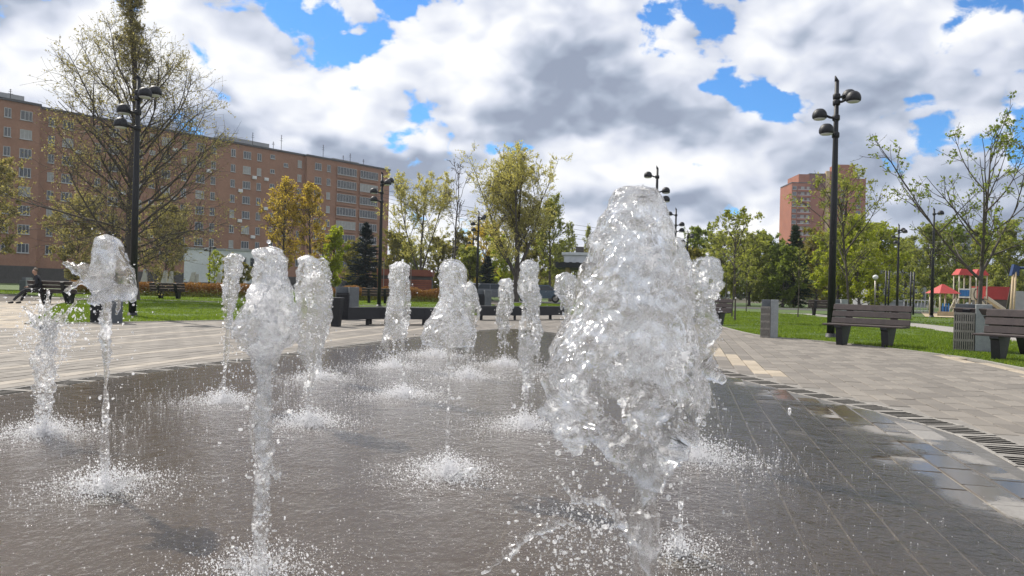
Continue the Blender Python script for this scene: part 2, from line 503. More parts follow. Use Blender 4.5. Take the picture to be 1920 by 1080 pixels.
sheet('ground', [(-2500, -400), (2500, -400), (2500, 3500), (-2500, 3500)], -0.10, M['soil'])

# outline of the fountain basin (the drain runs along it)
BASIN = catmull([(-4.6, 3.0), (-4.45, 5.0), (-4.3, 6.3), (-3.95, 8.0), (-3.4, 9.5), (-2.75, 11.6), (-1.85, 14.6), (-0.85, 17.4), (0.1, 18.9),
                 (0.95, 17.6), (1.7, 15.0), (2.25, 12.4), (2.68, 9.9), (3.02, 8.0), (3.34, 6.7), (3.44, 5.6), (3.22, 4.6), (2.95, 3.6), (2.4, 2.2),
                 (1.4, 0.7), (-0.6, -0.3), (-3.0, 0.6)], 8, True)

nb = len(BASIN); tt = np.roll(BASIN, -1, 0) - np.roll(BASIN, 1, 0); tt /= np.linalg.norm(tt, axis=1)[:, None]
nn = np.stack([tt[:, 1], -tt[:, 0]], 1)
if not inside([BASIN[0] - nn[0] * 0.3], BASIN)[0]: nn = -nn

# lawns
LAWN_R = [(7.75, 9.0), (7.8, 11.2), (8.05, 13.0), (7.85, 14.7), (7.2, 16.9), (6.4, 18.3), (6.35, 20.5), (6.9, 25.0), (8.2, 31.0), (10, 44), (13.5, 48), (16.4, 43), (16.0, 36), (15.4, 30), (13.9, 23.5), (12.6, 18.5), (12.6, 9.0)]
LAWN_R2 = [(14.2, 9.0), (14.3, 18.5), (15.7, 23.5), (17.1, 29), (17.6, 32), (17.9, 36), (18.3, 43), (23, 43.5), (32, 41), (38, 39), (38, 9)]
LAWN_L = [(-10.2, 15.8), (-7.4, 19.4), (-5.6, 22.3), (-2.6, 24.0), (-1.2, 28.5), (-1.6, 36.5), (-12, 36.5), (-20.5, 36.5), (-17.5, 29.0)]
LAWN_B = [(-22, 38.0), (-12, 38.0), (-1.5, 38.0), (-1.0, 47), (-4, 52), (-30, 52), (-40, 50)]
LAWN_C = [(-1.0, 31.5), (0.4, 30.5), (4.6, 33.0), (5.6, 44), (6, 56), (0.0, 56), (-0.6, 44)]
LAWN_FAR = [(-120, 54), (8, 58), (8, 110), (-40, 165), (-120, 108)]
lawn_list = [LAWN_R, LAWN_R2, LAWN_L, LAWN_B, LAWN_C]
for L in lawn_list:
    mb = MB(); mb.slab(L if sum((L[i][0] * L[(i + 1) % len(L)][1] - L[(i + 1) % len(L)][0] * L[i][1]) for i in range(len(L))) > 0 else L[::-1], -0.09, 0.012)
    tag(mb.build('lawn', M['turf']), kind='structure')
mb = MB(); mb.slab([(14, 46.5), (70, 40), (120, 60), (120, 105), (14, 100)], -0.095, 0.006); tag(mb.build('lawn', M['turf']), kind='structure')
mb = MB(); mb.slab(LAWN_FAR, -0.095, 0.0); tag(mb.build('lawn', M['turf']), kind='structure')
# road behind the lawns
sheet('road', [(-6, 57), (60, 57), (60, 66), (-6, 66)], 0.012, M['asphalt'])
# pale paths and kerbs
sheet('path', [(-24, 36.45), (-0.9, 36.45), (-0.9, 38.05), (-24, 38.05)], -0.004, M['path'])
sheet('path', [(12.55, 8), (14.25, 8), (14.35, 18.5), (15.75, 23.5), (17.15, 29), (17.65, 32), (17.95, 36), (18.4, 43), (18.4, 60), (15.5, 60), (16.35, 43), (15.95, 36), (15.35, 30), (13.85, 23.5), (12.55, 18.5)], -0.004, M['path'])
def kerb(pts, w=0.1, z=0.03):
    """edging stone following a line"""
    pts = catmull(pts, 5)
    t = np.gradient(pts, axis=0); t /= np.linalg.norm(t, axis=1)[:, None] + 1e-9
    nrm = np.stack([-t[:, 1], t[:, 0]], 1) * w / 2
    a, b = pts - nrm, pts + nrm
    V, F, n = [], [], len(pts)
    for q, zz in ((a, -0.08), (a, z), (b, z), (b, -0.08)):
        V += [(x, y, zz) for x, y in q]
    for k in range(3):
        F += [(k * n + i, k * n + i + 1, (k + 1) * n + i + 1, (k + 1) * n + i) for i in range(n - 1)]
    mb = MB(); mb.add(V, F)
    return tag(mb.build('kerb', M['kerb']), kind='structure')
kerb([(-22, 36.45), (-12, 36.45), (-1.3, 36.45)], 0.14, 0.03)
kerb([(-10.2, 15.75), (-7.4, 19.35), (-5.6, 22.25), (-2.6, 23.95)], 0.08, 0.02)
kerb([(-10.25, 15.8), (-17.55, 29.0), (-20.6, 36.4)], 0.08, 0.02)
kerb([(13.9, 23.5), (12.58, 18.5), (12.58, 9)], 0.1, 0.028)
kerb([(16.4, 43), (16.0, 36), (15.4, 30), (13.9, 23.5)], 0.1, 0.028)
kerb([(7.72, 9.0), (7.77, 11.2), (8.02, 13.0), (7.82, 14.7), (7.17, 16.9), (6.37, 18.3), (6.32, 20.5), (6.87, 25.0), (8.17, 31.0)], 0.06, 0.018)

# paving bed (the sandy joints) and the paving blocks
M['joint'] = surf('joint_sand', (0.12, 0.10, 0.08), 0.95, (0.07, 0.06, 0.048), 3.0, bump=0.3, bscale=60)
hole = BASIN + nn * 0.3; k0 = int(np.argmin(((hole - np.array((-60, -8))) ** 2).sum(1)))
hole = np.roll(hole, -k0, 0)
if (np.roll(hole, -1, 0)[:, 1] * hole[:, 0] - np.roll(hole, -1, 0)[:, 0] * hole[:, 1]).sum() > 0: hole = hole[::-1]; hole = np.roll(hole, 1, 0)
hole = [tuple(p) for p in hole]
plaza = sheet('plaza', [(-60, -8), (7.9, -8), (7.9, 14.5), (7.2, 17), (6.5, 19), (8.5, 32), (14, 60), (-4, 60), (-26, 44), (-60, 60), (-60.0, -7.99)] + hole + [(hole[0][0] + 0.001, hole[0][1])], -0.0165, M['joint'])

def paver_mat():
    m, n, out = new_mat('paving_block')
    b = n.node('ShaderNodeBsdfPrincipled')
    pos = geo_pos(n)
    rr = n.math('FRACT', n.math('ADD', n.node('ShaderNodeNewGeometry').outputs['Random Per Island'], n.node('ShaderNodeObjectInfo').outputs['Random']))
    c = n.ramp(rr, [(0, (0.155, 0.137, 0.115)), (0.5, (0.205, 0.182, 0.153)), (1, (0.25, 0.222, 0.187))])
    c = n.mixc(n.rng(n.noise(pos, 1.1, 5.0, 0.6), 0.35, 0.7, 0.0, 0.4), c, (0.12, 0.108, 0.095))
    c = n.mixc(n.rng(n.noise(pos, 60.0, 3.0, 0.6), 0.35, 0.75, 0.0, 0.35), c, (0.12, 0.11, 0.10))
    n.put(b, 'Base Color', c); n.put(b, 'Roughness', 0.78)
    bp = n.node('ShaderNodeBump'); n.put(bp, 'Strength', 0.35); n.put(bp, 'Distance', 0.004); n.put(bp, 'Height', n.noise(pos, 120.0, 3.0, 0.6))
    m.node_tree.links.new(bp.outputs[0], b.inputs['Normal'])
    m.node_tree.links.new(b.outputs[0], out.inputs[0])
    return m
def wet_paver_mat():
    """blocks in the basin: wet most of the time, drying in patches towards the drain"""
    m, n, out = new_mat('wet_paving_block')
    b = n.node('ShaderNodeBsdfPrincipled')
    pos = geo_pos(n)
    rr = n.math('FRACT', n.math('ADD', n.node('ShaderNodeNewGeometry').outputs['Random Per Island'], n.node('ShaderNodeObjectInfo').outputs['Random']))
    dry = n.ramp(rr, [(0, (0.15, 0.14, 0.125)), (0.5, (0.205, 0.19, 0.172)), (1, (0.26, 0.245, 0.225))])
    wet = n.ramp(rr, [(0, (0.060, 0.049, 0.036)), (1, (0.105, 0.088, 0.066))])
    wet = n.mixc(n.rng(n.noise(pos, 2.2, 5.0, 0.65), 0.45, 0.7, 0.0, 0.55), wet, (0.095, 0.065, 0.034))
    sp = n.node('ShaderNodeSeparateXYZ'); n.put(sp, 0, pos)
    k = n.math('ADD', n.noise(pos, 1.3, 6.0, 0.62), n.math('MULTIPLY', n.math('SUBTRACT', rr, 0.5), 0.16))
    k = n.math('ADD', k, n.rng(sp.outputs[0], 1.4, 3.3, -0.3, 0.03))
    dm = n.rng(k, 0.47, 0.56, 0.0, 1.0, True)
    c = n.mixc(dm, wet, dry)
    c = n.mixc(n.rng(n.noise(pos, 45.0, 4.0, 0.65), 0.4, 0.75, 0.0, 0.4), c, (0.06, 0.055, 0.045))
    n.put(b, 'Base Color', c)
    n.put(b, 'Roughness', n.rng(dm, 0.0, 1.0, 0.09, 0.6))
    n.put(b, 'Specular IOR Level', 0.55)
    bp = n.node('ShaderNodeBump'); n.put(bp, 'Strength', n.rng(dm, 0.0, 1.0, 0.10, 0.4)); n.put(bp, 'Distance', 0.004)
    n.put(bp, 'Height', n.noise(pos, 70.0, 4.0, 0.6))
    m.node_tree.links.new(bp.outputs[0], b.inputs['Normal'])
    m.node_tree.links.new(b.outputs[0], out.inputs[0])
    return m
M['paver'] = paver_mat(); M['paver_wet'] = wet_paver_mat()
M['paver_light'] = surf('light_paving_block', (0.36, 0.315, 0.26), 0.8, (0.30, 0.262, 0.215), 3.0, bump=0.3, bscale=80, rand=0.12)
M['paver_pale'] = surf('pale_paving_block', (0.43, 0.365, 0.275), 0.8, (0.36, 0.30, 0.225), 3.0, bump=0.3, bscale=80, rand=0.12)

TH = R(13.0)
E1 = np.array([math.cos(TH), -math.sin(TH)]); E2 = np.array([math.sin(TH), math.cos(TH)])
PW, PL, GAP = 0.2, 0.4, 0.011
ii = np.arange(-230, 130); jj = np.arange(-60, 110)
I, J = np.meshgrid(ii, jj, indexing='ij')
offs = (I * 0.37 % 1.0) * PL * 0.9
cen = (I[..., None] * PW) * E1 + ((J * PL + offs)[..., None]) * E2
cen = cen.reshape(-1, 2); rows = I.reshape(-1)
ok = (cen[:, 1] > 0.6) & (cen[:, 1] < 33) & (cen[:, 0] > -20) & (cen[:, 0] < 9.5) & (np.abs(cen[:, 0]) < cen[:, 1] * 0.76 + 1.6)
for L in (LAWN_R, LAWN_R2, LAWN_L, LAWN_C):
    ok &= ~inside(cen, L)
ok &= ~((cen[:, 0] > 7.75) & (cen[:, 1] < 13)) & ~((cen[:, 0] > 7.0) & (cen[:, 1] > 16))
cen, rows = cen[ok], rows[ok]
inb = inside(cen, BASIN)
dist = poly_dist(cen, BASIN)
keep = dist > np.where(inb, 0.16, 0.32)
cen, rows, inb = cen[keep], rows[keep], inb[keep]
# pale courses in the dry paving: single rows on the left, two sweeping lines on the right
pale = (~inb) & (cen[:, 0] < -1.5) & np.isin(rows % 12, (0, 5)) & (rng.random(len(rows)) > 0.04)
arc1 = catmull([(4.6, 26), (4.05, 19), (3.75, 14.5), (3.5, 11.2), (3.35, 9.6)], 12)
arc2 = catmull([(9.0, 11.6), (8.3, 10.7), (7.4, 10.9), (6.9, 12.2)][::-1], 12)
d1 = np.sqrt(((cen[:, None] - arc1[None]) ** 2).sum(-1)).min(1)
arc2b = catmull([G(1775, 668), G(1840, 680), G(1920, 698), G(1990, 716)], 16)
d2 = np.sqrt(((cen[:, None] - arc2b[None]) ** 2).sum(-1)).min(1)
light_row = pale.copy()
pale |= (~inb) & (cen[:, 0] > 2) & ((d1 < 0.17) | (d2 < 0.19))
# the pale paving of the promenade at the far left
pale |= (cen[:, 0] < -9.8 - 0.42 * (cen[:, 1] - 15.8)) & (cen[:, 1] > 14.5) & (rng.random(len(rows)) > 0.25)

def paver_geo(bev=0.006, th=0.05):
    w, l, b = PW / 2 - GAP / 2, PL / 2 - GAP / 2, bev
    v, f = [], []
    for s, z in ((0, -th), (0, -b), (b, 0.0)):
        v += [(-w + s, -l + s, z), (w - s, -l + s, z), (w - s, l - s, z), (-w + s, l - s, z)]
    for k in (0, 4):
        f += [(k + i, k + (i + 1) % 4, k + 4 + (i + 1) % 4, k + 4 + i) for i in range(4)]
    f.append((8, 9, 10, 11))
    return np.array(v), np.array(f)
PV, PF = paver_geo()
rot = np.array([[E1[0], E2[0]], [E1[1], E2[1]]])
# the three hundred blocks that show largest: nearest in view, right of the jets
cu = cen[:, 0] / cen[:, 1]
score = cen[:, 1] ** 2 + np.where((cu < 0.69) & (cu > 0.04) & (cen[:, 1] > 2.1), 0, 1e3)
big = np.zeros(len(cen), bool); big[np.argsort(score)[:300]] = True
zz = rng.normal(0, 0.0012, len(cen)); tilt = rng.normal(0, 0.004, (len(cen), 2)); yaw = rng.normal(0, 0.006, len(cen))
pm = {}
for key in ('paver', 'paver_wet', 'paver_pale', 'paver_light'):
    pm[key] = mesh_np('paving_block', PV, PF, M[key])
matkey = np.where(light_row, 'paver_light', np.where(pale, 'paver_pale', np.where(inb, 'paver_wet', 'paver')))
for i in np.where(big)[0]:
    o = bpy.data.objects.new('paving_block', pm[str(matkey[i])])
    COL.objects.link(o); o.parent = plaza
    o.location = (cen[i, 0], cen[i, 1], zz[i])
    o.rotation_euler = (tilt[i, 0], tilt[i, 1], -TH + yaw[i])
for key in ('paver', 'paver_wet', 'paver_pale', 'paver_light'):
    s = np.where(~big & (matkey == key))[0]
    if not len(s): continue
    xy = PV[:, :2] @ rot.T
    V = np.concatenate([xy[None] + cen[s][:, None, :], (PV[None, :, 2] + zz[s][:, None] + (PV[None, :, :2] * tilt[s][:, None, :]).sum(-1))[..., None]], -1)
    F = (PF[None] + (np.arange(len(s)) * len(PV))[:, None, None]).reshape(-1, 4)
    tag(obj('paving_blocks', mesh_np('paving_blocks', V.reshape(-1, 3), F, M[key]), plaza), kind='stuff')

# drain round the basin: a concrete channel bed with slotted cover stones
seg = np.roll(BASIN, -1, 0) - BASIN
slen = np.sqrt((seg ** 2).sum(1)); cum = np.concatenate([[0], np.cumsum(slen)])
def along(s):
    s = s % cum[-1]; k = int(np.searchsorted(cum, s, side='right') - 1)
    k = min(k, len(BASIN) - 1)
    return BASIN[k] + seg[k] * ((s - cum[k]) / slen[k]), seg[k] / slen[k]
inn, outr = BASIN - nn * 0.085, BASIN + nn * 0.235
V = [(x, y, -0.09) for x, y in inn] + [(x, y, -0.09) for x, y in outr]
F = [(i, (i + 1) % nb, nb + (i + 1) % nb, nb + i) for i in range(nb)]
M['edging'] = surf('edging_stone', (0.26, 0.24, 0.215), 0.85, (0.19, 0.175, 0.155), 3.0, bump=0.3, bscale=60)
M['edging_in'] = surf('edging_stone_damp', (0.15, 0.14, 0.125), 0.45, (0.085, 0.077, 0.065), 1.6, bump=0.3, bscale=60)
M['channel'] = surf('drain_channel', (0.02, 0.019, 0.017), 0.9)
M['drain_stone'] = surf('drain_stone', (0.33, 0.31, 0.28), 0.85, (0.22, 0.205, 0.185), 6.0, bump=0.35, bscale=60, rand=0.12)
mb = MB(); mb.add(V, F); drain = tag(mb.build('drain_channel', M['channel']), kind='structure')
def grate_mesh(L=0.35, Wd=0.34, slots=4, mat=None):
    """cover stone: end bars, side rails and bars with real gaps between them"""
    mb = MB()
    rail, end = 0.032, 0.045
    mb.box(-Wd / 2, -Wd / 2 + rail, -L / 2, L / 2, -0.045, 0.0, 0.004)
    mb.box(Wd / 2 - rail, Wd / 2, -L / 2, L / 2, -0.045, 0.0, 0.004)
    free = L - 2 * end; sw = 0.052; bw = (free - slots * sw) / (slots - 1)
    y = -L / 2
    mb.box(-Wd / 2 + rail, Wd / 2 - rail, y, y + end, -0.045, -0.002)
    mb.box(-Wd / 2 + rail, Wd / 2 - rail, L / 2 - end, L / 2, -0.045, -0.002)
    y += end + sw
    for k in range(slots - 1):
        mb.box(-Wd / 2 + rail, Wd / 2 - rail, y, y + bw, -0.045, -0.002)
        y += bw + sw
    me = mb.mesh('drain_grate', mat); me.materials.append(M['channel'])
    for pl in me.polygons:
        if abs(pl.normal.z) < 0.3: pl.material_index = 1  # darkness of the slots put into the colour of the upright faces
    return me
# edging stones along both sides of the channel and the sandy bed inside the basin
for a_, b_, z_ in ((-0.40, -0.087, -0.006), (0.237, 0.50, -0.005)):
    q0, q1 = BASIN + nn * a_, BASIN + nn * b_
    mb = MB(); mb.add([(x, y, z_) for x, y in q0] + [(x, y, z_) for x, y in q1] + [(x, y, -0.1) for x, y in q0] + [(x, y, -0.1) for x, y in q1],
                      F + [(i, 2 * nb + i, 2 * nb + (i + 1) % nb, (i + 1) % nb) for i in range(nb)] + [(nb + i, nb + (i + 1) % nb, 3 * nb + (i + 1) % nb, 3 * nb + i) for i in range(nb)])
    mb.build('edging', M['edging_in'] if a_ < 0 else M['edging'], drain)
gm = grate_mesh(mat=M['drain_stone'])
s = 0.0; k = 0
while s < cum[-1] - 0.25:
    p, t = along(s + 0.18)
    q = p + np.array([t[1], -t[0]]) * (0.075 if inside([p + np.array([-t[1], t[0]]) * 0.2], BASIN)[0] else -0.075)
    if q[1] > 1.2:
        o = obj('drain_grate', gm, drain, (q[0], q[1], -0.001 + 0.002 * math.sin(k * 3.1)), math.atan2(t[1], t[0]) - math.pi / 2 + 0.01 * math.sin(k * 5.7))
        k += 1
    s += 0.365

# water film in the basin
def film_mat():
    m, n, out = new_mat('water_film')
    pos = geo_pos(n)
    sp = n.node('ShaderNodeSeparateXYZ'); n.put(sp, 0, pos)
    st = n.vec('MULTIPLY', pos, (1.25, 0.95, 1.0))
    h = n.math('ADD', n.math('MULTIPLY', n.noise(st, 5.0, 4.0, 0.62), 1.2), n.math('MULTIPLY', n.noise(st, 22.0, 4.0, 0.65), 0.55))
    bp = n.node('ShaderNodeBump'); n.put(bp, 'Strength', 0.75); n.put(bp, 'Distance', 0.02); n.put(bp, 'Height', h)
    gl = n.node('ShaderNodeBsdfGlossy'); n.put(gl, 'Roughness', 0.05); n.put(gl, 'Color', (1, 1, 1, 1))
    tr = n.node('ShaderNodeBsdfTransparent'); n.put(tr, 'Color', (0.78, 0.74, 0.68, 1))
    silt = n.node('ShaderNodeBsdfDiffuse'); n.put(silt, 'Color', n.mixc(n.noise(pos, 2.0, 4.0, 0.6), (0.085, 0.056, 0.033), (0.13, 0.107, 0.083)))
    fr = n.node('ShaderNodeFresnel'); n.put(fr, 'IOR', 1.4)
    lk = m.node_tree.links.new
    lk(bp.outputs[0], gl.inputs['Normal']); lk(bp.outputs[0], fr.inputs['Normal']); lk(bp.outputs[0], silt.inputs['Normal'])
    murk = n.node('ShaderNodeMixShader'); n.put(murk, 0, n.rng(sp.outputs[0], 0.2, 2.0, 0.6, 0.04)); lk(tr.outputs[0], murk.inputs[1]); lk(silt.outputs[0], murk.inputs[2])
    wat = n.node('ShaderNodeMixShader'); n.put(wat, 0, fr.outputs[0]); lk(murk.outputs[0], wat.inputs[1]); lk(gl.outputs[0], wat.inputs[2])
    k = n.math('ADD', n.noise(pos, 0.9, 6.0, 0.6), n.rng(sp.outputs[0], 1.4, 3.2, 0.35, -0.19))
    cover = n.rng(k, 0.47, 0.53, 0.0, 1.0, True)
    no = n.node('ShaderNodeBsdfTransparent')
    fin = n.node('ShaderNodeMixShader'); n.put(fin, 0, cover); lk(no.outputs[0], fin.inputs[1]); lk(wat.outputs[0], fin.inputs[2])
    lk(fin.outputs[0], out.inputs[0])
    return m
M['basin_bed'] = surf('basin_joint_sand', (0.30, 0.26, 0.205), 0.7, (0.17, 0.15, 0.115), 3.0)
sheet('basin_bed', [tuple(p) for p in BASIN - nn * 0.39], -0.0075, M['basin_bed'])
M['film'] = film_mat()
wb = BASIN - nn * 0.10
sheet('water', [tuple(p) for p in wb], 0.007, M['film'])
# grass blades
def grass(polys, n, hmin, hmax, near, name, label):
    Q = []
    for poly in polys:
        a = np.array(poly); lo, hi = a.min(0), a.max(0)
        area = (hi - lo).prod()
        q = lo + rng.random((int(n), 2)) * (hi - lo)
        q = q[inside(q, poly)]
        Q.append(q)
    q = np.concatenate(Q)
    # denser near the camera
    keep = rng.random(len(q)) < np.clip((near / (q[:, 1] + 1e-6)) ** 1.6, 0.05, 1.0)
    q = q[keep & (q[:, 1] > 8) & (np.abs(q[:, 0]) < q[:, 1] * 0.8 + 1)]
    m = len(q)
    patch = 0.65 + 0.5 * fbm(np.c_[q * 0.7, np.zeros(m)], 3, 5)
    h = (hmin + rng.random(m) * (hmax - hmin)) * np.clip(patch, 0.3, 1.5)
    w = 0.006 + 0.00065 * q[:, 1]
    an = rng.random(m) * 2 * math.pi
    dx, dy = np.cos(an) * w, np.sin(an) * w
    lx, ly = rng.normal(0, 0.4, m) * h, rng.normal(0, 0.4, m) * h
    V = np.stack([np.c_[q[:, 0] - dx, q[:, 1] - dy, np.full(m, 0.005)], np.c_[q[:, 0] + dx, q[:, 1] + dy, np.full(m, 0.005)],
                  np.c_[q[:, 0] + lx, q[:, 1] + ly, h + 0.005]], 1).reshape(-1, 3)
    o = obj(name, mesh_np(name, V, np.arange(3 * m).reshape(-1, 3), M['blade']))
    return tag(o, label, 'grass', kind='stuff')
grass([LAWN_R], 330000, 0.03, 0.085, 15, 'grass', 'short mown grass on the lawn behind the wooden benches')
grass([LAWN_R2], 150000, 0.03, 0.08, 18, 'grass', 'short mown grass beyond the grey path by the playground')
grass([LAWN_L], 260000, 0.03, 0.075, 17, 'grass', 'short mown grass on the lawn left of the jets')
grass([LAWN_B, LAWN_C], 60000, 0.04, 0.09, 34, 'grass', 'short mown grass strip in front of the rusty hedge')
# ------------------------------------------------------------------ buildings
def window_mesh(w, h, mull, fr=0.07, sill=True):
    mb = MB()
    mb.box(-w / 2, w / 2, -0.05, 0.0, h - fr, h); mb.box(-w / 2, w / 2, -0.05, 0.0, 0, fr)
    xs = [-w / 2] + [(-w / 2 + w * m) for m in mull] + [w / 2 - fr]
    for x in xs:
        mb.box(x, x + fr, -0.05, 0.0, fr, h - fr)
    if sill: mb.box(-w / 2 - 0.08, w / 2 + 0.08, -0.16, 0.0, -0.09, -0.005)
    return mb.mesh('window', M['window_frame'])
def pane_mesh(w, h, mat):
    mb = MB(); mb.box(-w / 2 + 0.03, w / 2 - 0.03, -0.012, 0.004, 0.03, h - 0.03)
    return mb.mesh('pane', mat)
WIN = {}
for key, (w, h, mull) in {'wide': (1.55, 1.38, (0.36, 0.68)), 'narrow': (0.88, 1.38, (0.5,)), 'small': (0.95, 0.75, (0.5,)), 'loggia': (5.0, 1.6, (0.15, 0.3, 0.45, 0.6, 0.75, 0.88))}.items():
    WIN[key] = (window_mesh(w, h, mull), [pane_mesh(w, h, M['glass']), pane_mesh(w, h, M['glass']), pane_mesh(w, h, M['curtain'])], w, h)
def put_window(key, parent, x, z, y=-0.001, sx=1.0):
    me, panes, w, h = WIN[key]
    o = obj('window', me, parent, (x, y, z))
    o.scale = (sx, 1, 1)
    obj('pane', panes[int(rng.integers(0, 3))] if rng.random() < 0.75 else panes[0], o)
    return o

# long brick block: its long wall runs away to the right
A0, A1 = np.array((-75.0, 110.0)), np.array((-28.3, 165.8))
ad = (A1 - A0) / np.linalg.norm(A1 - A0); AL = float(np.linalg.norm(A1 - A0))
blk = thing('apartment_block', 'long brown brick apartment block with white windows behind the bare tree', 'building', (A0[0], A0[1], 0), math.atan2(ad[1], ad[0]))
def s_of(px):
    u, v = uv(px, 300)
    k = u / FPX
    return float((A0[0] - k * A0[1]) / (k * ad[1] - ad[0]))
H_A, ST = 26.6, 2.8
S_L = -34.0
s_step1, s_step2, s_step3 = s_of(66), s_of(572), s_of(703)
mb = MB()
mb.box(S_L, s_step1, -1.6, 14, 0, H_A); mb.box(s_step1, s_step2, 0.0, 14, 0, H_A + 0.003); mb.box(s_step2, AL, -0.7, 14, 0, H_A - 0.002)
mb.build('wall', M['brick'], blk)
mb = MB()
for a, b, y, e in ((S_L, s_step1, -1.6, 0.0), (s_step1, s_step2, 0.0, 0.004), (s_step2, AL, -0.7, -0.003)):
    mb.box(a - 0.1, b + 0.1, y - 0.25, 14.2, H_A + e + 0.003, H_A + 0.32 + e)
rf = mb.build('roof', M['roof_felt'], blk)
for (a, b, zt) in ((s_of(430), s_of(520), 1.7), (s_of(-20), s_of(55), 2.0), (s_of(640), s_of(690), 1.3)):
    mb = MB(); mb.box(a, b, 3.0, 8.0, H_A + 0.33, H_A + zt); mb.build('lift_house', M['grey_panel'], rf)
for px, hh in ((20, 2.0), (478, 2.6), (532, 3.2), (517, 1.6), (611, 2.9), (662, 2.2), (649, 1.5), (687, 1.5)):
    s = s_of(px); mb = MB()
    mb.tube([(s, 1.0, H_A + 0.3), (s, 1.0, H_A + 0.3 + hh)], 0.05, 5)
    for q in (0.65, 0.8, 0.95):
        mb.tube([(s - 0.6 * (1.2 - q), 1.0, H_A + 0.3 + hh * q), (s + 0.6 * (1.2 - q), 1.0, H_A + 0.3 + hh * q)], 0.03, 4)
    mb.build('antenna', M['cable'], rf)
mb = MB(); mb.box(S_L - 0.01, s_step1 + 0.02, -1.66, -1.61, 0, 2.6); mb.box(s_step1 + 0.03, s_step2 - 0.01, -0.06, -0.005, 0, 2.4); mb.box(s_step2, AL + 0.01, -0.76, -0.705, 0, 2.4)
mb.build('plinth', M['plinth'], blk)
cols = [(437, 'narrow', 0), (463, 'wide', 0), (486, 'narrow', 0), (511, 'small', 0.8), (536, 'small', -0.7), (562, 'narrow', 0),
        (400, 'narrow', 0), (376, 'wide', 0), (345, 'narrow', 0), (311, 'wide', 0), (285, 'small', 0.8), (262, 'narrow', 0), (213, 'wide', 0), (183, 'narrow', 0), (126, 'wide', 0), (95, 'narrow', 0)]
for px, key, dz in cols:
    s = s_of(px)
    for k in range(1, 9):
        put_window(key, blk, s, 1.75 + ST * k + dz if key != 'small' else 1.95 + ST * k + dz * 0.8)
for px, key in ((40, 'wide'), (5, 'narrow')):
    for k in range(1, 9):
        put_window(key, blk, s_of(px), 1.75 + ST * k, -1.602)
for px, key in ((593, 'wide'), (613, 'narrow')):
    for k in range(1, 9):
        put_window(key, blk, s_of(px), 1.75 + ST * k, -0.702)
for a, b in ((628, 664), (671, 704)):
    s0, s1 = s_of(a), s_of(b)
    for k in range(1, 9):
        z = 1.55 + ST * k
        o = put_window('loggia', blk, (s0 + s1) / 2, z, -0.95, (s1 - s0) / 5.0)
        mb = MB(); mb.box(s0, s1, -0.94, -0.703, z - 0.75, z + 1.62)
        mb.build('balcony', M['brick'], blk)

r_ac = np.random.default_rng(8)
for px in (437, 463, 486, 376, 311, 593, 213, 126):
    for k in r_ac.choice(np.arange(2, 9), 2, replace=False):
        mb = MB(); mb.box(-0.42, 0.42, -0.36, -0.02, 0, 0.58, 0.02); mb.box(-0.3, 0.18, -0.375, -0.361, 0.08, 0.5)
        mb.build('air_conditioner', M['white_paint'], blk, loc=(s_of(px) + 1.5, (-0.702 if px == 593 else 0.0), 0.95 + ST * int(k)))

# pale low annex in front of it
an = thing('annex', 'low pale rendered annex with dark window band before the brick block', 'building', (*P(345, 500, 98)[:2], 0), R(14))
mb = MB(); mb.box(0, 9.6, 0, 9, 0, 5.2); mb.build('wall', M['white_render'], an)
mb = MB(); mb.box(-0.15, 9.75, -0.15, 9.1, 5.203, 5.45); mb.build('roof', M['grey_panel'], an)
mb = MB(); mb.box(0.05, 9.55, -0.06, -0.005, 0, 0.9); mb.build('plinth', M['plinth'], an)
for x in (6.0, 7.5, 9.0):
    me, panes, w, h = WIN['narrow']
    o = obj('window', me, an, (x - 0.3, -0.01, 2.0)); o.scale = (1.25, 1, 1.75); obj('pane', panes[0], o)

# far brick tower
TD = 392.0
tw = thing('tower_block', 'tall red brick tower block with banded balconies and a domed corner', 'building', (*P(1481, 500, TD)[:2], 0), R(-3))
q = TD / FPX
hx = lambda px: (px - 1481) * q
hz = lambda py, px=1550: EYE - (uv(px, py)[1]) * q * 1.035
TZ = hz(350, 1481)
WALLX = [(1481, 1506, 0, TZ), (1506, 1546, 1.0, hz(334, 1530)), (1551, 1600, 0.6, hz(328, 1575)), (1600, 1621, 2.4, hz(340, 1610))]
mb = MB()
mb.box(hx(1481), hx(1515), 0.0, 20, 0, TZ)
mb.box(hx(1495), hx(1549), 1.5, 20.02, 0, hz(334, 1520))
mb.box(hx(1549), hx(1600), 1.0, 20.04, 0, hz(330, 1575))
mb.box(hx(1596), hx(1621), 3.0, 20.06, 0, hz(342, 1610))
mb.box(hx(1565), hx(1600), 3.0, 12, hz(330, 1575) - 1, hz(316, 1580))
mb.build('wall', M['brick_tower'], tw)
mb = MB(); mb.box(hx(1515), hx(1547), 1.3, 1.46, hz(362, 1530), hz(346, 1530)); mb.box(hx(1515), hx(1547), 1.3, 1.46, hz(344, 1530), hz(335, 1530)); mb.build('dark_brick_band', M['brick_maroon'], tw)
mb = MB(); mb.box(hx(1544), hx(1550.5), 0.2, 1.7, 0, hz(329, 1547)); mb.build('pale_brick_pier', M['brick_yellow'], tw)
mb = MB()
cx, cyy, cz, rr_ = hx(1611), 9.0, hz(341, 1610), 2.1
mb.lathe([(rr_, 0), (rr_ * 1.0, 0.8), (rr_ * 0.86, 1.8), (rr_ * 0.6, 2.7), (rr_ * 0.25, 3.2), (0.02, 3.3)], (cx, cyy, cz), 14)
dm = mb.build('dome', M['glass'], tw, True)
mb = MB()
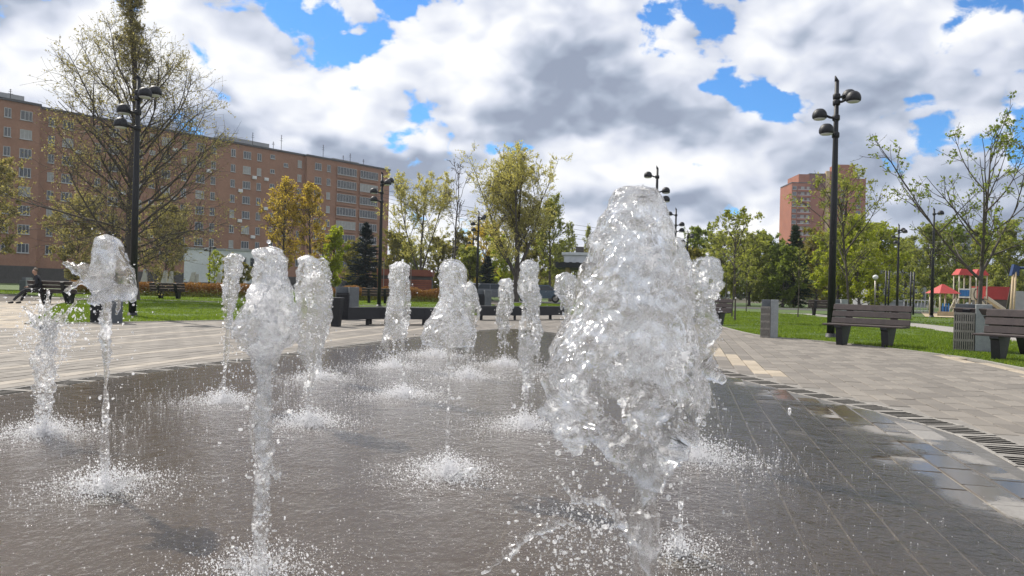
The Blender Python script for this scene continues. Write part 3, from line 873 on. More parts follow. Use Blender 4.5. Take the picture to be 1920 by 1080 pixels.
for k in range(7):
    a_ = k * math.pi * 2 / 14 + 0.2
    for sg in (1, -1):
        mb.tube([(cx + sg * math.cos(a_) * r_ * rr_ * 1.02, cyy + sg * math.sin(a_) * r_ * rr_ * 1.02, cz + z_ * 1.01) for r_, z_ in ((1, 0), (1, 0.8), (0.86, 1.8), (0.6, 2.7), (0.25, 3.2))], 0.14, 4)
for r_, z_ in ((1, 0.4), (0.93, 1.4), (0.72, 2.4)):
    mb.tube([(cx + math.cos(a_) * r_ * rr_ * 1.03, cyy + math.sin(a_) * r_ * rr_ * 1.03, cz + z_) for a_ in np.linspace(0, 2 * math.pi, 17)], 0.13, 4)
mb.build('rib', M['white_paint'], dm)
fh = 3.0
k = 0
z = TZ - 3.4
while z > 6:
    mb = MB(); mb.box(hx(1491), hx(1515.5), -0.9, -0.004, z - 1.15, z - 0.05); mb.build('balcony', M['brick_tower'], tw)
    mb = MB(); mb.box(hx(1491), hx(1515.5), -1.0, -0.91, z - 0.12, z + 0.08); mb.build('balcony_rail', M['white_render'], tw)
    mb = MB(); mb.box(hx(1491.2), hx(1515.2), -0.03, -0.002, z + 0.0, z + 1.7); sh = mb.build('recess', M['brick_maroon'], tw)
    for px, ww in ((1501, 1.8), (1511, 1.3)):
        mb = MB(); mb.box(hx(px) - ww / 2, hx(px) + ww / 2, -0.1, -0.035, z + 0.15, z + 1.55); mb.build('pane', M['curtain'], sh)
    for px, y, w2 in ((1486, -0.05, 2.1), (1558, 0.93, 2.2), (1575, 0.93, 2.6), (1608, 2.93, 2.2)):
        o = obj('window', WIN['wide'][0], tw, (hx(px), y, z)); o.scale = (w2 / 1.55, 1.5, 1.25); obj('pane', WIN['wide'][1][int(rng.integers(0, 2))], o)
    z -= fh
mb = MB(); mb.box(hx(1480), hx(1516), -0.25, 19, TZ + 0.003, TZ + 0.4); mb.box(hx(1514), hx(1549.3), 1.2, 19, hz(334, 1520) + 0.003, hz(334, 1520) + 0.5); mb.build('roof', M['roof_felt'], tw)

# grey low-rise behind the trees on the right and a farther one
def lowrise(name, label, px0, px1, d, py_top, storeys, mat, rz, cols_):
    p0 = P(px0, 500, d); wid = (px1 - px0) / FPX * d
    t = thing(name, label, 'building', (p0[0], p0[1], 0), rz)
    top = P((px0 + px1) / 2, py_top, d)[2]
    mb = MB(); mb.box(0, wid, 0, 12, 0, top); mb.build('wall', mat, t)
    mb = MB(); mb.box(-0.3, wid + 0.3, -0.4, 12.2, top + 0.003, top + 0.45); mb.build('roof', M['white_render'], t)
    h = top / storeys
    for k in range(storeys):
        for c in range(cols_):
            o = obj('window', WIN['wide'][0], t, (wid * (c + 0.5) / cols_, -0.005, h * k + h * 0.32)); o.scale = (1.1, 1, 1)
            obj('pane', WIN['wide'][1][0], o)
    return t
lowrise('school_building', 'low grey building glimpsed between trees left of the playground', 1630, 1735, 105, 470, 3, M['grey_panel'], R(-3), 4)
lowrise('apartment_block', 'distant pale panel block rising over the trees above the playground', 1785, 1835, 210, 432, 7, M['grey_panel'], R(4), 3)
lowrise('shop_building', 'low white building far behind the saplings beside the tall jet', 1340, 1362, 95, 535, 1, M['white_render'], R(2), 2)

# pavilion with a flat canopy on posts
pv = thing('pavilion', 'flat-roofed pavilion with dark canopy on pale posts behind the tall jet', 'pavilion', (*P(1040, 550, 46)[:2], 0), R(-6))
x1 = 6.5
mb = MB(); mb.box(0, x1, -0.3, 5, 2.45, 2.75); mb.build('canopy', M['black_metal'], pv)
for k in range(16):
    mb = MB(); x = 0.1 + k * (x1 - 0.2) / 15
    mb.box(x - 0.09, x + 0.09, -0.36, -0.305, 2.42, 2.78); mb.build('slat', M['black_stone'], pv)
mb = MB(); mb.box(0.5, x1 - 0.1, 0.6, 4.6, 2.755, 3.25); mb.box(0.35, x1, 0.5, 4.7, 3.253, 3.42); up = mb.build('roof', M['white_render'], pv)
mb = MB(); mb.box(1.2, 1.7, 1, 1.6, 3.423, 3.8); mb.build('vent', M['plinth'], up)
mb = MB(); mb.lathe([(0.22, 0), (0.22, 0.35), (0.3, 0.4), (0.02, 0.55)], (2.2, 1.5, 3.423), 10); mb.build('vent', M['steel'], up)
for x in (0.75, 2.2, 3.9, 5.6):
    for y in (0.3, 4.3):
        mb = MB(); mb.box(x - 0.13, x + 0.13, y - 0.13, y + 0.13, 0, 2.448, 0.01); mb.build('post', M['pale_wood'], pv)
# rust-coloured slatted kiosk
ks = thing('kiosk', 'rust-brown slatted wooden kiosk behind the hedge right of the spruce', 'kiosk', (*P(707, 540, 58)[:2], 0), R(3))
mb = MB(); mb.box(0.04, 4.15, 0.05, 3, 0, 2.3); mb.build('wall', M['plinth'], ks)
for k in range(10):
    z = 0.05 + k * 0.155
    mb = MB(); mb.box(0, 4.2, 0.0, 0.045, z, z + 0.125); mb.build('slat', M['rust_wood'], ks)
mb = MB(); mb.box(-0.05, 4.25, -0.08, 3.1, 1.85, 2.35); mb.build('fascia', M['rust_wood'], ks)
for x in (0.5, 2.6):
    mb = MB(); mb.tube([(x, -0.12, 0), (x, -0.12, 2.9)], 0.03, 6); mb.build('post', M['steel'], ks)
# ------------------------------------------------------------------ trees
def batch_tubes(Pts, Rad, sides):
    """Pts n,K,3 and Rad n,K to one tube mesh"""
    n, K, _ = Pts.shape
    T = np.gradient(Pts, axis=1); T /= np.linalg.norm(T, axis=2, keepdims=True) + 1e-9
    ref = np.where(np.abs(T[..., 2:3]) < 0.9, np.array([0, 0, 1.0]), np.array([1.0, 0, 0]))
    A = np.cross(T, ref); A /= np.linalg.norm(A, axis=2, keepdims=True) + 1e-9
    B = np.cross(T, A)
    an = np.arange(sides) * 2 * math.pi / sides
    V = Pts[:, :, None, :] + (A[:, :, None, :] * np.cos(an)[:, None] + B[:, :, None, :] * np.sin(an)[:, None]) * Rad[:, :, None, None]
    base = (np.arange(n) * K * sides)[:, None, None]
    k = np.arange(K - 1)[None, :, None] * sides
    i = np.arange(sides)[None, None, :]; j = (i + 1) % sides
    F = np.stack([base + k + i, base + k + j, base + k + sides + j, base + k + sides + i], -1).reshape(-1, 4)
    return V.reshape(-1, 3), F
class Acc:
    def __init__(self): self.V, self.F, self.n = [], [], 0
    def add(self, V, F):
        self.V.append(V); self.F.append(F + self.n); self.n += len(V)
    def mesh(self, name, mat, smooth=True):
        return mesh_np(name, np.concatenate(self.V), [np.concatenate(self.F)], mat, smooth)
def grow(start, dirs, length, K, r, wander, tropism):
    """polylines from start points: n,K,3"""
    n = len(start)
    P_ = np.zeros((n, K, 3)); P_[:, 0] = start
    d = dirs.copy(); st = (length / (K - 1))[:, None]
    for k in range(1, K):
        d = d + r.normal(0, wander, (n, 3)) + np.array([0, 0, tropism])
        d /= np.linalg.norm(d, axis=1, keepdims=True)
        P_[:, k] = P_[:, k - 1] + d * st
    return P_
def sample_on(Pts, bi, t):
    K = Pts.shape[1]; x = np.clip(t, 0, 0.999) * (K - 1); k = x.astype(int); f = (x - k)[:, None]
    a, b = Pts[bi, k], Pts[bi, k + 1]
    d = b - a
    return a + d * f, d / (np.linalg.norm(d, axis=1, keepdims=True) + 1e-9)
def deflect(d, ang, r):
    """turn directions d away by ang round a random azimuth"""
    n = len(d)
    q = r.normal(0, 1, (n, 3)); q -= (q * d).sum(1, keepdims=True) * d; q /= np.linalg.norm(q, axis=1, keepdims=True) + 1e-9
    return d * np.cos(ang)[:, None] + q * np.sin(ang)[:, None]
def leaf_quads(c, size, r, up=0.25, asp=0.62):
    n = len(c)
    a = r.normal(0, 1, (n, 3)); a /= np.linalg.norm(a, axis=1, keepdims=True)
    b = r.normal(0, 1, (n, 3)); b[:, 2] += up; b -= (b * a).sum(1, keepdims=True) * a; b /= np.linalg.norm(b, axis=1, keepdims=True) + 1e-9
    s = (size * (0.6 + 0.8 * r.random(n)))[:, None]
    V = np.stack([c - a * s * 0.5, c + b * s * asp * 0.5, c + a * s * 0.5, c - b * s * asp * 0.5], 1).reshape(-1, 3)
    return V, np.arange(4 * n).reshape(-1, 4)

def tree(name, label, loc, h, prof, leaf, seed, n1=30, n2=9, n3=6, cb=0.2, ang=(70, 30), r0=None, leaves=6, lsize=0.08, bark='bark', lean=(0, 0), trop=(0.03, 0.04, 0.02),
         l2=0.42, l3=0.22, wander=0.09, trunk_top=1.0, spread=0.0, cluster=0.0, group=None, forks=None, leaf_t=(0.25, 1.0), rtip=0.004, cat='tree', tpow=1.0, thin=1.0):
    """trunk, limbs, branches, twigs and separate leaf faces; prof(t) is the limb length at height share t"""
    r = np.random.default_rng(seed)
    root = thing(name, label, cat, (loc[0], loc[1], 0), 0, group)
    r0 = r0 or h * 0.016
    acc = Acc()
    K0 = 14
    tr = grow(np.array([[0, 0, -0.05]]), np.array([[lean[0], lean[1], 1.0]]), np.array([h * trunk_top]), K0, r, 0.025, 0.03)
    trunks = [tr[0]]
    if forks:
        for (t, a, az_, ln) in forks:
            p, d = sample_on(tr, np.array([0]), np.array([t]))
            dd = np.array([[math.sin(R(a)) * math.cos(az_), math.sin(R(a)) * math.sin(az_), math.cos(R(a))]])
            trunks.append(grow(p, dd, np.array([ln]), K0, r, 0.03, 0.035)[0])
    tr = np.stack(trunks)
    rad = np.linspace(1, 0.10, K0)[None] ** 0.9 * r0 * np.array([1.0] + [0.62] * (len(trunks) - 1))[:, None]
    rad[0, 0] *= 1.45; rad[0, 1] *= 1.08
    V, F = batch_tubes(tr, np.maximum(rad, rtip), 8); trunk_acc = Acc(); trunk_acc.add(V, F)
    # limbs
    nl = n1
    bi = r.integers(0, len(trunks), nl) if len(trunks) > 1 else np.zeros(nl, int)
    t = cb + (0.985 - cb) * ((np.arange(nl) + r.random(nl)) / nl) ** tpow
    t[bi > 0] = 0.12 + 0.86 * r.random((bi > 0).sum())
    p, d = sample_on(tr, bi, t)
    th = (p[:, 2] / h).clip(0, 1)
    a_ = np.radians(ang[0] + (ang[1] - ang[0]) * ((th - cb) / (1 - cb)).clip(0, 1)) * (0.85 + 0.3 * r.random(nl))
    azm = np.arange(nl) * 2.39996 + r.normal(0, 0.3, nl)
    dd = np.stack([np.sin(a_) * np.cos(azm), np.sin(a_) * np.sin(azm), np.cos(a_)], 1) + d * 0.15
    dd /= np.linalg.norm(dd, axis=1, keepdims=True)
    L1 = np.array([prof(x) for x in th]) * (0.78 + 0.4 * r.random(nl))
    P1 = grow(p, dd, L1, 9, r, wander, trop[0])
    R1 = thin * (L1 * 0.011 + 0.006)[:, None] * np.linspace(1, 0.22, 9)[None] * (r0 / (h * 0.016)) ** 0.5
    V, F = batch_tubes(P1, np.maximum(R1, rtip), 5); acc.add(V, F)
    # branches
    m = nl * n2
    bi = np.repeat(np.arange(nl), n2); t = 0.15 + 0.84 * r.random(m)
    p, d = sample_on(P1, bi, t)
    dd = deflect(d, np.radians(r.uniform(25, 65, m)), r)
    L2 = L1[bi] * l2 * (1.08 - 0.62 * t) * (0.6 + 0.7 * r.random(m)) + 0.05 * h * 0.1
    P2 = grow(p, dd, L2, 6, r, wander * 1.3, trop[1])
    R2 = np.maximum(thin * (L2 * 0.010 + 0.003)[:, None] * np.linspace(1, 0.25, 6)[None], rtip)
    V, F = batch_tubes(P2, R2, 4); acc.add(V, F)
    # twigs
    m3 = m * n3
    bi3 = np.repeat(np.arange(m), n3); t = 0.15 + 0.84 * r.random(m3)
    p, d = sample_on(P2, bi3, t)
    dd = deflect(d, np.radians(r.uniform(20, 60, m3)), r)
    L3 = (L2[bi3] * l3 * 2.0 * (0.5 + 0.8 * r.random(m3)) + 0.02 * h * 0.1)
    P3 = grow(p, dd, L3, 4, r, wander * 1.5, trop[2])
    R3 = np.maximum(thin * (L3 * 0.008)[:, None] * np.linspace(1, 0.35, 4)[None], rtip * 0.8)
    V, F = batch_tubes(P3, R3, 3); acc.add(V, F)
    obj('trunk', trunk_acc.mesh('trunk', M[bark]), root)
    obj('branches', acc.mesh('branches', M[bark]), root)
    if leaves:
        ml = int(m3 * leaves)
        bi4 = r.integers(0, m3, ml)
        if cluster:
            dens = 0.5 + 0.5 * fbm(P3[:, 2] * 0.9 / max(1.0, h * 0.08), 2, seed)
            w = np.clip(dens, 0.05, 1) ** cluster; bi4 = r.choice(m3, ml, p=w / w.sum())
        c, _ = sample_on(P3, bi4, leaf_t[0] + (leaf_t[1] - leaf_t[0]) * r.random(ml))
        c = c + r.normal(0, lsize * 0.45, (ml, 3))
        V, F = leaf_quads(c, np.full(ml, lsize), r)
        obj('crown', mesh_np('crown', V, F, M[leaf]), root)
    return root

def ell(w, lo=0.15, hi=1.0, p=0.6):
    """limb length profile of a rounded crown"""
    def f(t):
        x = min(max((t - lo) / (hi - lo), 0.0), 1.0)
        return w * max(0.10, (4 * x * (1 - x)) ** p)
    return f
def cone(w, top=0.16):
    return lambda t: w * (1 - t) * 1.15 + top
def place(px, d):
    return P(px, 540, d)[:2]

# the big half-bare tree behind the left lamp
def big_prof(t):
    pts = [(0, 4.6), (0.15, 5.2), (0.3, 5.6), (0.45, 5.0), (0.58, 4.0), (0.66, 2.8), (0.74, 1.5), (0.88, 1.15), (1.0, 0.4)]
    return float(np.interp(t, [a for a, b in pts], [b for a, b in pts]))
tree('linden_tree', 'huge half-bare tree with dark trunk towering behind the left lamp post', place(243, 37), 16.2, big_prof, 'leaf_bud', 11, n1=64, n2=14, n3=11, cb=0.10, ang=(78, 14), r0=0.36, leaves=3.4, tpow=1.3, thin=0.8,
     lsize=0.08, trop=(0.05, 0.05, 0.03), l2=0.46, l3=0.22, wander=0.13, rtip=0.006, cluster=0.6, trunk_top=1.0)
tree('linden_tree', 'yellow-green tree cut off by the left edge beside the brick block', place(-20, 44), 7.2, ell(2.7, 0.2), 'leaf_bud', 12, n1=24, n2=8, n3=6, cb=0.28, leaves=7, lsize=0.13, r0=0.12, rtip=0.01)
tree('shrub_tree', 'dull green low tree under the left part of the huge half-bare tree', place(140, 58), 6.4, ell(3.3, 0.1), 'leaf_bud', 13, n1=28, n2=9, n3=7, cb=0.10, leaves=9, lsize=0.13, r0=0.08, rtip=0.01)
tree('shrub_tree', 'dull green low tree under the right part of the huge half-bare tree', place(312, 58), 6.0, ell(3.0, 0.1), 'leaf_bud', 14, n1=28, n2=9, n3=7, cb=0.10, leaves=8, lsize=0.13, r0=0.08, rtip=0.01)
tree('young_tree', 'small pale green bush tree in front of the pale annex', place(402, 70), 3.6, ell(1.0, 0.2), 'leaf_lime', 15, n1=16, n2=6, n3=5, cb=0.25, leaves=3, lsize=0.14, r0=0.05, rtip=0.01)
tree('maple_tree', 'golden-yellow flowering maple, left one of the golden pair', place(527, 60), 8.9, ell(2.5, 0.15), 'leaf_gold', 16, n1=34, n2=9, n3=7, cb=0.22, ang=(62, 18), leaves=4.6, lsize=0.125, r0=0.13, rtip=0.012, cluster=0.7)
tree('maple_tree', 'golden-yellow flowering maple, right one of the golden pair', place(583, 61), 8.8, ell(2.0, 0.15), 'leaf_gold', 17, n1=30, n2=8, n3=7, cb=0.24, ang=(56, 18), leaves=4.4, lsize=0.125, r0=0.12, rtip=0.012, cluster=0.7)
tree('young_tree', 'bright lime-green young tree left of the dark blue spruce', place(622, 63), 5.4, ell(1.6, 0.1), 'leaf_lime', 18, n1=26, n2=9, n3=6, cb=0.15, leaves=6, lsize=0.16, r0=0.07, rtip=0.012)
tree('ash_tree', 'slender pale yellow-green tree with open crown left of the leafless tree', place(788, 80), 12.0, ell(4.2, 0.1, p=0.5), 'leaf_spring', 19, n1=32, n2=10, n3=7, cb=0.2, ang=(42, 14), leaves=9.0, lsize=0.135, r0=0.18, rtip=0.010, cluster=0.4, thin=0.7, trop=(0.05, 0.05, 0.02),
     forks=[(0.16, 22, 2.9, 9.5), (0.2, 18, 0.3, 9.5)])
tree('bare_tree', 'thin leafless tree between two leafing trees', place(848, 60), 10.4, ell(2.6, 0.2, p=0.4), 'leaf_bud', 20, n1=12, n2=5, n3=3, cb=0.3, ang=(40, 25), leaves=0, r0=0.12, rtip=0.016, wander=0.14, trop=(0.06, 0.05, 0.03), lean=(0.05, 0), bark='bark')
tree('ash_tree', 'large round-crowned yellow-green tree in the middle of the park', place(966, 60), 10.3, ell(4.3, 0.02, p=0.38), 'leaf_spring', 21, n1=60, n2=12, n3=8, cb=0.24, ang=(58, 14), leaves=8.5, lsize=0.105, r0=0.26, rtip=0.008, cluster=0.2, thin=0.7, trop=(0.05, 0.05, 0.02),
     forks=[(0.2, 28, 3.0, 7.2), (0.22, 26, 0.2, 7.3), (0.3, 18, 1.7, 6.6), (0.26, 20, 4.4, 6.6)])
tree('ash_tree', 'yellow-green tree just right of the large round-crowned tree', place(1032, 68), 8.6, ell(3.0, 0.1), 'leaf_mid', 22, n1=26, n2=9, n3=6, cb=0.2, ang=(55, 20), leaves=5, lsize=0.17, r0=0.14, rtip=0.012, cluster=1)
for i, (px, d, h) in enumerate(((1062, 112, 10.6), (1078, 115, 11.4), (1092, 110, 10.4))):
    tree('poplar_tree', ['grey-green poplar spire, leftmost of three above the pavilion', 'grey-green poplar spire, middle of three above the pavilion', 'grey-green poplar spire, nearest the tall jet of three above the pavilion'][i],
         place(px, d), h, lambda t: 2.6 * (1 - t * 0.75), 'leaf_mid', 30 + i, n1=26, n2=6, n3=4, cb=0.12, ang=(22, 12), leaves=2.0, lsize=0.22, r0=0.14, rtip=0.02, group='poplars above the pavilion', trop=(0.1, 0.06, 0.03))
# saplings on the right lawn
tree('sapling', 'thin sapling with flat-topped fresh crown on the right lawn', G(1378, 603), 3.7, ell(1.5, 0.25, p=0.5), 'leaf_mid', 40, n1=18, n2=6, n3=4, cb=0.36, ang=(52, 40), leaves=5.0, lsize=0.10, r0=0.035, rtip=0.005, trop=(-0.02, -0.02, -0.05), cluster=1.4)
for i, (px, py, lab) in enumerate(((1361, 589, 'thin sapling trunk beside the jet, leftmost on the right lawn'), (1372, 595, 'second thin sapling from the jet on the right lawn'), (1399, 584, 'thin sapling just right of the flat-topped sapling'))):
    tree('sapling', lab, G(px, py), 3.8, ell(1.0, 0.3), 'leaf_mid', 41 + i, n1=12, n2=5, n3=4, cb=0.42, ang=(45, 30), leaves=2.4, lsize=0.09, r0=0.03, rtip=0.006, group='saplings on the right lawn')
tree('sapling', 'lone thin sapling right of the grey litter bin slab', G(1496, 596), 3.2, ell(0.7, 0.3), 'leaf_mid', 45, n1=9, n2=4, n3=3, cb=0.45, ang=(45, 30), leaves=1.6, lsize=0.09, r0=0.03, rtip=0.006)
tree('young_tree', 'airy young tree rising beside the right lamp post', place(1592, 36), 5.7, ell(3.0, 0.2, p=0.5), 'leaf_mid', 47, n1=24, n2=7, n3=5, cb=0.28, ang=(50, 28), leaves=5.0, lsize=0.115, r0=0.07, rtip=0.006, cluster=1.2, trop=(0.02, 0.0, -0.02))
tree('young_tree', 'sparse young tree with upswept branches standing over the playground', place(1838, 29.5), 7.4, ell(2.9, 0.12, p=0.42), 'leaf_green', 48, n1=24, n2=6, n3=4, cb=0.3, ang=(66, 24), leaves=3.8, lsize=0.125, r0=0.10, rtip=0.008, cluster=0.6, trop=(0.04, 0.05, 0.03), wander=0.06,
     forks=[(0.26, 55, 3.05, 4.6), (0.3, 40, 0.3, 3.8), (0.34, 30, 4.2, 4.4)], leaf_t=(0.3, 1.0), l2=0.5, l3=0.2)

def spruce(label, px, d, h, w, leaf, seed, group=None):
    r = np.random.default_rng(seed)
    root = thing('spruce_tree', label, 'tree', (*place(px, d), 0), 0, group)
    mb = MB(); mb.tube([(0, 0, -0.05), (0, 0, h * 0.5), (0, 0, h * 0.98)], [h * 0.018, h * 0.012, 0.01], 7); mb.build('trunk', M['bark'], root, True)
    n = 330
    t = r.random(n) ** 0.8; z = h * (0.05 + 0.94 * t); L = w * (1 - t) ** 0.85 * (0.75 + 0.4 * r.random(n)) + 0.12
    az_ = r.random(n) * 2 * math.pi; el_ = np.radians(-16 + 55 * t ** 2 + r.normal(0, 8, n))
    d_ = np.stack([np.cos(az_) * np.cos(el_), np.sin(az_) * np.cos(el_), np.sin(el_)], 1)
    B = grow(np.c_[np.zeros(n), np.zeros(n), z], d_, L, 5, r, 0.05, 0.035)
    V, F = batch_tubes(B, np.maximum((L * 0.012)[:, None] * np.linspace(1, 0.3, 5), 0.006), 3)
    obj('branches', mesh_np('branches', V, F, M['bark']), root)
    m = n * 75
    bi = r.choice(n, m, p=L / L.sum()); c, dd = sample_on(B, bi, r.random(m) ** 0.7)
    side = r.normal(0, 1, (m, 3)); side[:, 2] = side[:, 2] * 0.35 - 0.25
    tip = dd * 0.6 + side * 0.55; tip /= np.linalg.norm(tip, axis=1, keepdims=True)
    ln = (0.12 + 0.15 * r.random(m))[:, None] * (h / 6.5)
    wv = np.cross(tip, r.normal(0, 1, (m, 3))); wv /= np.linalg.norm(wv, axis=1, keepdims=True) + 1e-9
    V = np.stack([c - wv * ln * 0.14, c + wv * ln * 0.14, c + tip * ln], 1).reshape(-1, 3)
    obj('crown', mesh_np('crown', V, np.arange(3 * m).reshape(-1, 3), M[leaf]), root)
    return root
spruce('dark blue spruce standing behind the hedge left of the rust kiosk', 684, 60, 6.0, 1.85, 'needle_blue', 60)
spruce('dark green spruce behind the lawn left of the brick tower', 1489, 72, 7.9, 1.9, 'needle_green', 61)
spruce('small dark spruce in the gap below the large round-crowned tree', 913, 66, 3.9, 1.2, 'needle_blue', 62)

# woodland edge behind the park: separate trees, each with its own place and tint
wood = [(735, 92, 7.4, 3.4, 'leaf_wood'), (765, 100, 6.8, 3.2, 'leaf_mid'), (818, 96, 7.0, 3.3, 'leaf_wood'), (862, 104, 8.4, 3.8, 'leaf_wood'), (905, 90, 8.6, 3.8, 'leaf_gold'),
        (938, 84, 6.4, 3.0, 'leaf_lime'), (1000, 92, 7.2, 3.6, 'leaf_wood'), (1048, 86, 5.4, 3.0, 'leaf_mid'), (1110, 92, 5.6, 3.2, 'leaf_wood'), (1180, 95, 6.2, 3.4, 'leaf_wood'), (1250, 92, 6.8, 3.6, 'leaf_mid'),
        (1315, 84, 8.0, 3.8, 'leaf_green'), (1352, 74, 6.6, 3.4, 'leaf_mid'), (1405, 72, 6.6, 3.3, 'leaf_mid'), (1440, 78, 7.2, 3.3, 'leaf_green'), (1468, 70, 5.2, 2.6, 'leaf_green'), (1532, 78, 7.6, 3.2, 'leaf_wood'),
        (1570, 62, 6.4, 2.7, 'leaf_lime'), (1612, 60, 7.2, 3.0, 'leaf_lime'), (1648, 64, 7.6, 3.0, 'leaf_lime'), (1700, 86, 7.8, 3.4, 'leaf_mid'), (1745, 78, 8.8, 3.6, 'leaf_mid'), (1790, 84, 9.0, 3.8, 'leaf_green'), (1850, 76, 8.2, 3.6, 'leaf_mid'),
        (1895, 70, 8.4, 3.6, 'leaf_mid'), (1950, 72, 8.0, 3.8, 'leaf_green'), (665, 95, 6.2, 3.0, 'leaf_wood'), (440, 84, 3.4, 2.2, 'leaf_wood'), (1290, 70, 5.0, 2.4, 'leaf_wood'), (880, 70, 4.4, 2.2, 'leaf_mid')]
tint = {'leaf_wood': 'olive-brown', 'leaf_mid': 'fresh green', 'leaf_gold': 'golden', 'leaf_lime': 'lime-yellow', 'leaf_green': 'deep green'}
where = ['right of the block corner', 'under the slender pale tree, at its left', 'behind the leafless tree', 'left of the paired lamp posts', 'behind the paired lamp posts', 'left of the large central trunk', 'right of the large central trunk', 'left of the pavilion',
         'behind the pavilion', 'hidden mostly by the tall jet', 'behind the right side of the tall jet', 'behind the far row of lamps', 'left of the flat-topped sapling', 'right of the flat-topped sapling', 'two places left of the green spruce', 'touching the green spruce at its left', 'right of the green spruce',
         'just right of the tall right lamp post', 'under the brick tower', 'right of the brick tower', 'behind the four-headed far right lamp', 'left of the single-headed lamp', 'right of the single-headed lamp', 'behind the playground tower', 'above the red playground wall', 'cut by the right edge of the picture', 'behind the dark blue spruce', 'before the pale annex', 'below the far row of lamps', 'low down behind the paired lamp posts']
for i, (px, d, h, w, lf) in enumerate(wood):
    tree('woodland_tree', tint[lf] + ' woodland tree ' + where[i], place(px, d), h * 0.88, ell(w * 0.95, -0.05, p=0.5), lf, 100 + i, n1=26, n2=7, n3=6, cb=0.06, ang=(72, 20), leaves=12, lsize=0.19, r0=0.13, rtip=0.012, cluster=0.8, group='woodland edge behind the park')
# a far tree line beyond everything
def treeline(name, label, x0, x1, y, h, n, seed, mat):
    r = np.random.default_rng(seed)
    c = np.c_[x0 + (x1 - x0) * r.random(n), y + r.normal(0, 6, n), np.zeros(n)]
    top = h * (0.75 + 0.35 * fbm(np.c_[c[:, :1] * 0.06, np.zeros((n, 2))], 3, seed))
    c[:, 2] = top * r.random(n) ** 0.7
    V, F = leaf_quads(c, np.full(n, 1.3), r)
    return tag(obj(name, mesh_np(name, V, F, M[mat])), label, 'woodland', kind='stuff')
treeline('far_woodland', 'dark band of far woodland along the horizon on the left and middle', -75, 40, 185, 9.5, 30000, 5, 'leaf_wood')
treeline('far_woodland', 'band of far woodland along the horizon on the right', 40, 190, 190, 11, 36000, 6, 'leaf_green')

# rust-tinted clipped hedge
def hedge(label, x0, x1, y, h, dep, n, seed, green=0.35):
    r = np.random.default_rng(seed)
    t = thing('hedge', label, 'hedge', ((x0 + x1) / 2, y, 0), 0, 'clipped hedges behind the far benches')
    w = (x1 - x0) / 2
    c = np.c_[r.uniform(-w, w, n), r.uniform(-dep / 2, dep / 2, n), h * r.random(n) ** 0.8]
    c[:, 2] *= 0.88 + 0.15 * fbm(np.c_[c[:, 0] * 1.2, c[:, 1], np.zeros(n)], 3, seed)
    low = (c[:, 2] + r.normal(0, 0.1, n)) < h * green
    V, F = leaf_quads(c[~low], np.full((~low).sum(), 0.09), r); obj('foliage', mesh_np('foliage', V, F, M['hedge_rust']), t)
    V, F = leaf_quads(c[low], np.full(low.sum(), 0.09), r); obj('leafy_base', mesh_np('leafy_base', V, F, M['leaf_mid']), t)
    mb = MB()
    for k in range(int(2 * w / 0.35)):
        x = -w + 0.15 + k * 0.35; mb.tube([(x, 0, 0), (x + r.normal(0, 0.05), r.normal(0, 0.1), h * 0.8)], 0.012, 4)
    mb.build('stems', M['bark'], t)
hedge('rusty hedge behind the far dark bench on the left lawn', P(128, 540, 47)[0], P(480, 540, 47)[0], 47.5, 0.95, 1.0, 26000, 70)
hedge('rusty hedge in front of the dark blue spruce and kiosk', P(600, 540, 49)[0], P(850, 540, 49)[0], 49.5, 1.0, 1.0, 20000, 71)
# ------------------------------------------------------------------ street furniture
def lamp_head(mb_shell, mb_lens, p, dirx, diry, arm=0.20, rad=0.165):
    pass
def make_lamp(label, loc, h=6.4, heads=((0.32, 20, 1), (0.47, -40, 1), (0.85, 175, 1), (1.28, 215, 1)), rz=0.0, group='park lamp posts'):
    t = thing('street_lamp', label, 'street lamp', (loc[0], loc[1], 0), rz, group)
    mb = MB(); mb.tube([(0, 0, -0.05), (0, 0, h * 0.55), (0, 0, h - 1.6), (0, 0, h)], [0.095, 0.08, 0.065, 0.05], 12)
    mb.prism([(-0.05, h), (0.05, h), (-0.05, h + 0.14)], -0.03, 0.03)
    mb.build('pole', M['black_metal'], t, True)
    mb = MB(); mb.lathe([(0.17, -0.02), (0.17, 0.03), (0.13, 0.045), (0.11, 0.12)], (0, 0, 0.0), 14); mb.build('base', M['black_metal'], t, True)
    for dz, a, s in heads:
        z = h - dz; ca, sa = math.cos(R(a)), math.sin(R(a))
        mb = MB(); mb.lathe([(0.075, -0.07), (0.09, -0.05), (0.09, 0.05), (0.075, 0.07)], (0, 0, z - 0.06), 12)
        mb.tube([(0, 0, z - 0.06), (ca * 0.14, sa * 0.14, z - 0.05), (ca * 0.26, sa * 0.26, z)], 0.032, 8)
        arm = mb.build('arm', M['black_metal'], t, True)
        c = (ca * 0.40, sa * 0.40, z)
        mb = MB(); mb.lathe([(0.155, -0.085), (0.172, -0.06), (0.178, 0.0), (0.165, 0.06), (0.135, 0.115), (0.085, 0.155), (0.02, 0.17)], c, 18)
        sh = mb.build('lamp_shade', M['black_metal'], t, True)
        mb = MB(); mb.lathe([(0.06, -0.118), (0.13, -0.105), (0.150, -0.084)], c, 18); mb.build('lens', M['white_paint'], sh, True)
    return t
H4 = ((0.32, 20, 1), (0.47, -40, 1), (0.85, 175, 1), (1.28, 215, 1))
HB = ((0.30, 180, 1), (0.95, 5, 1), (1.35, -25, 1))
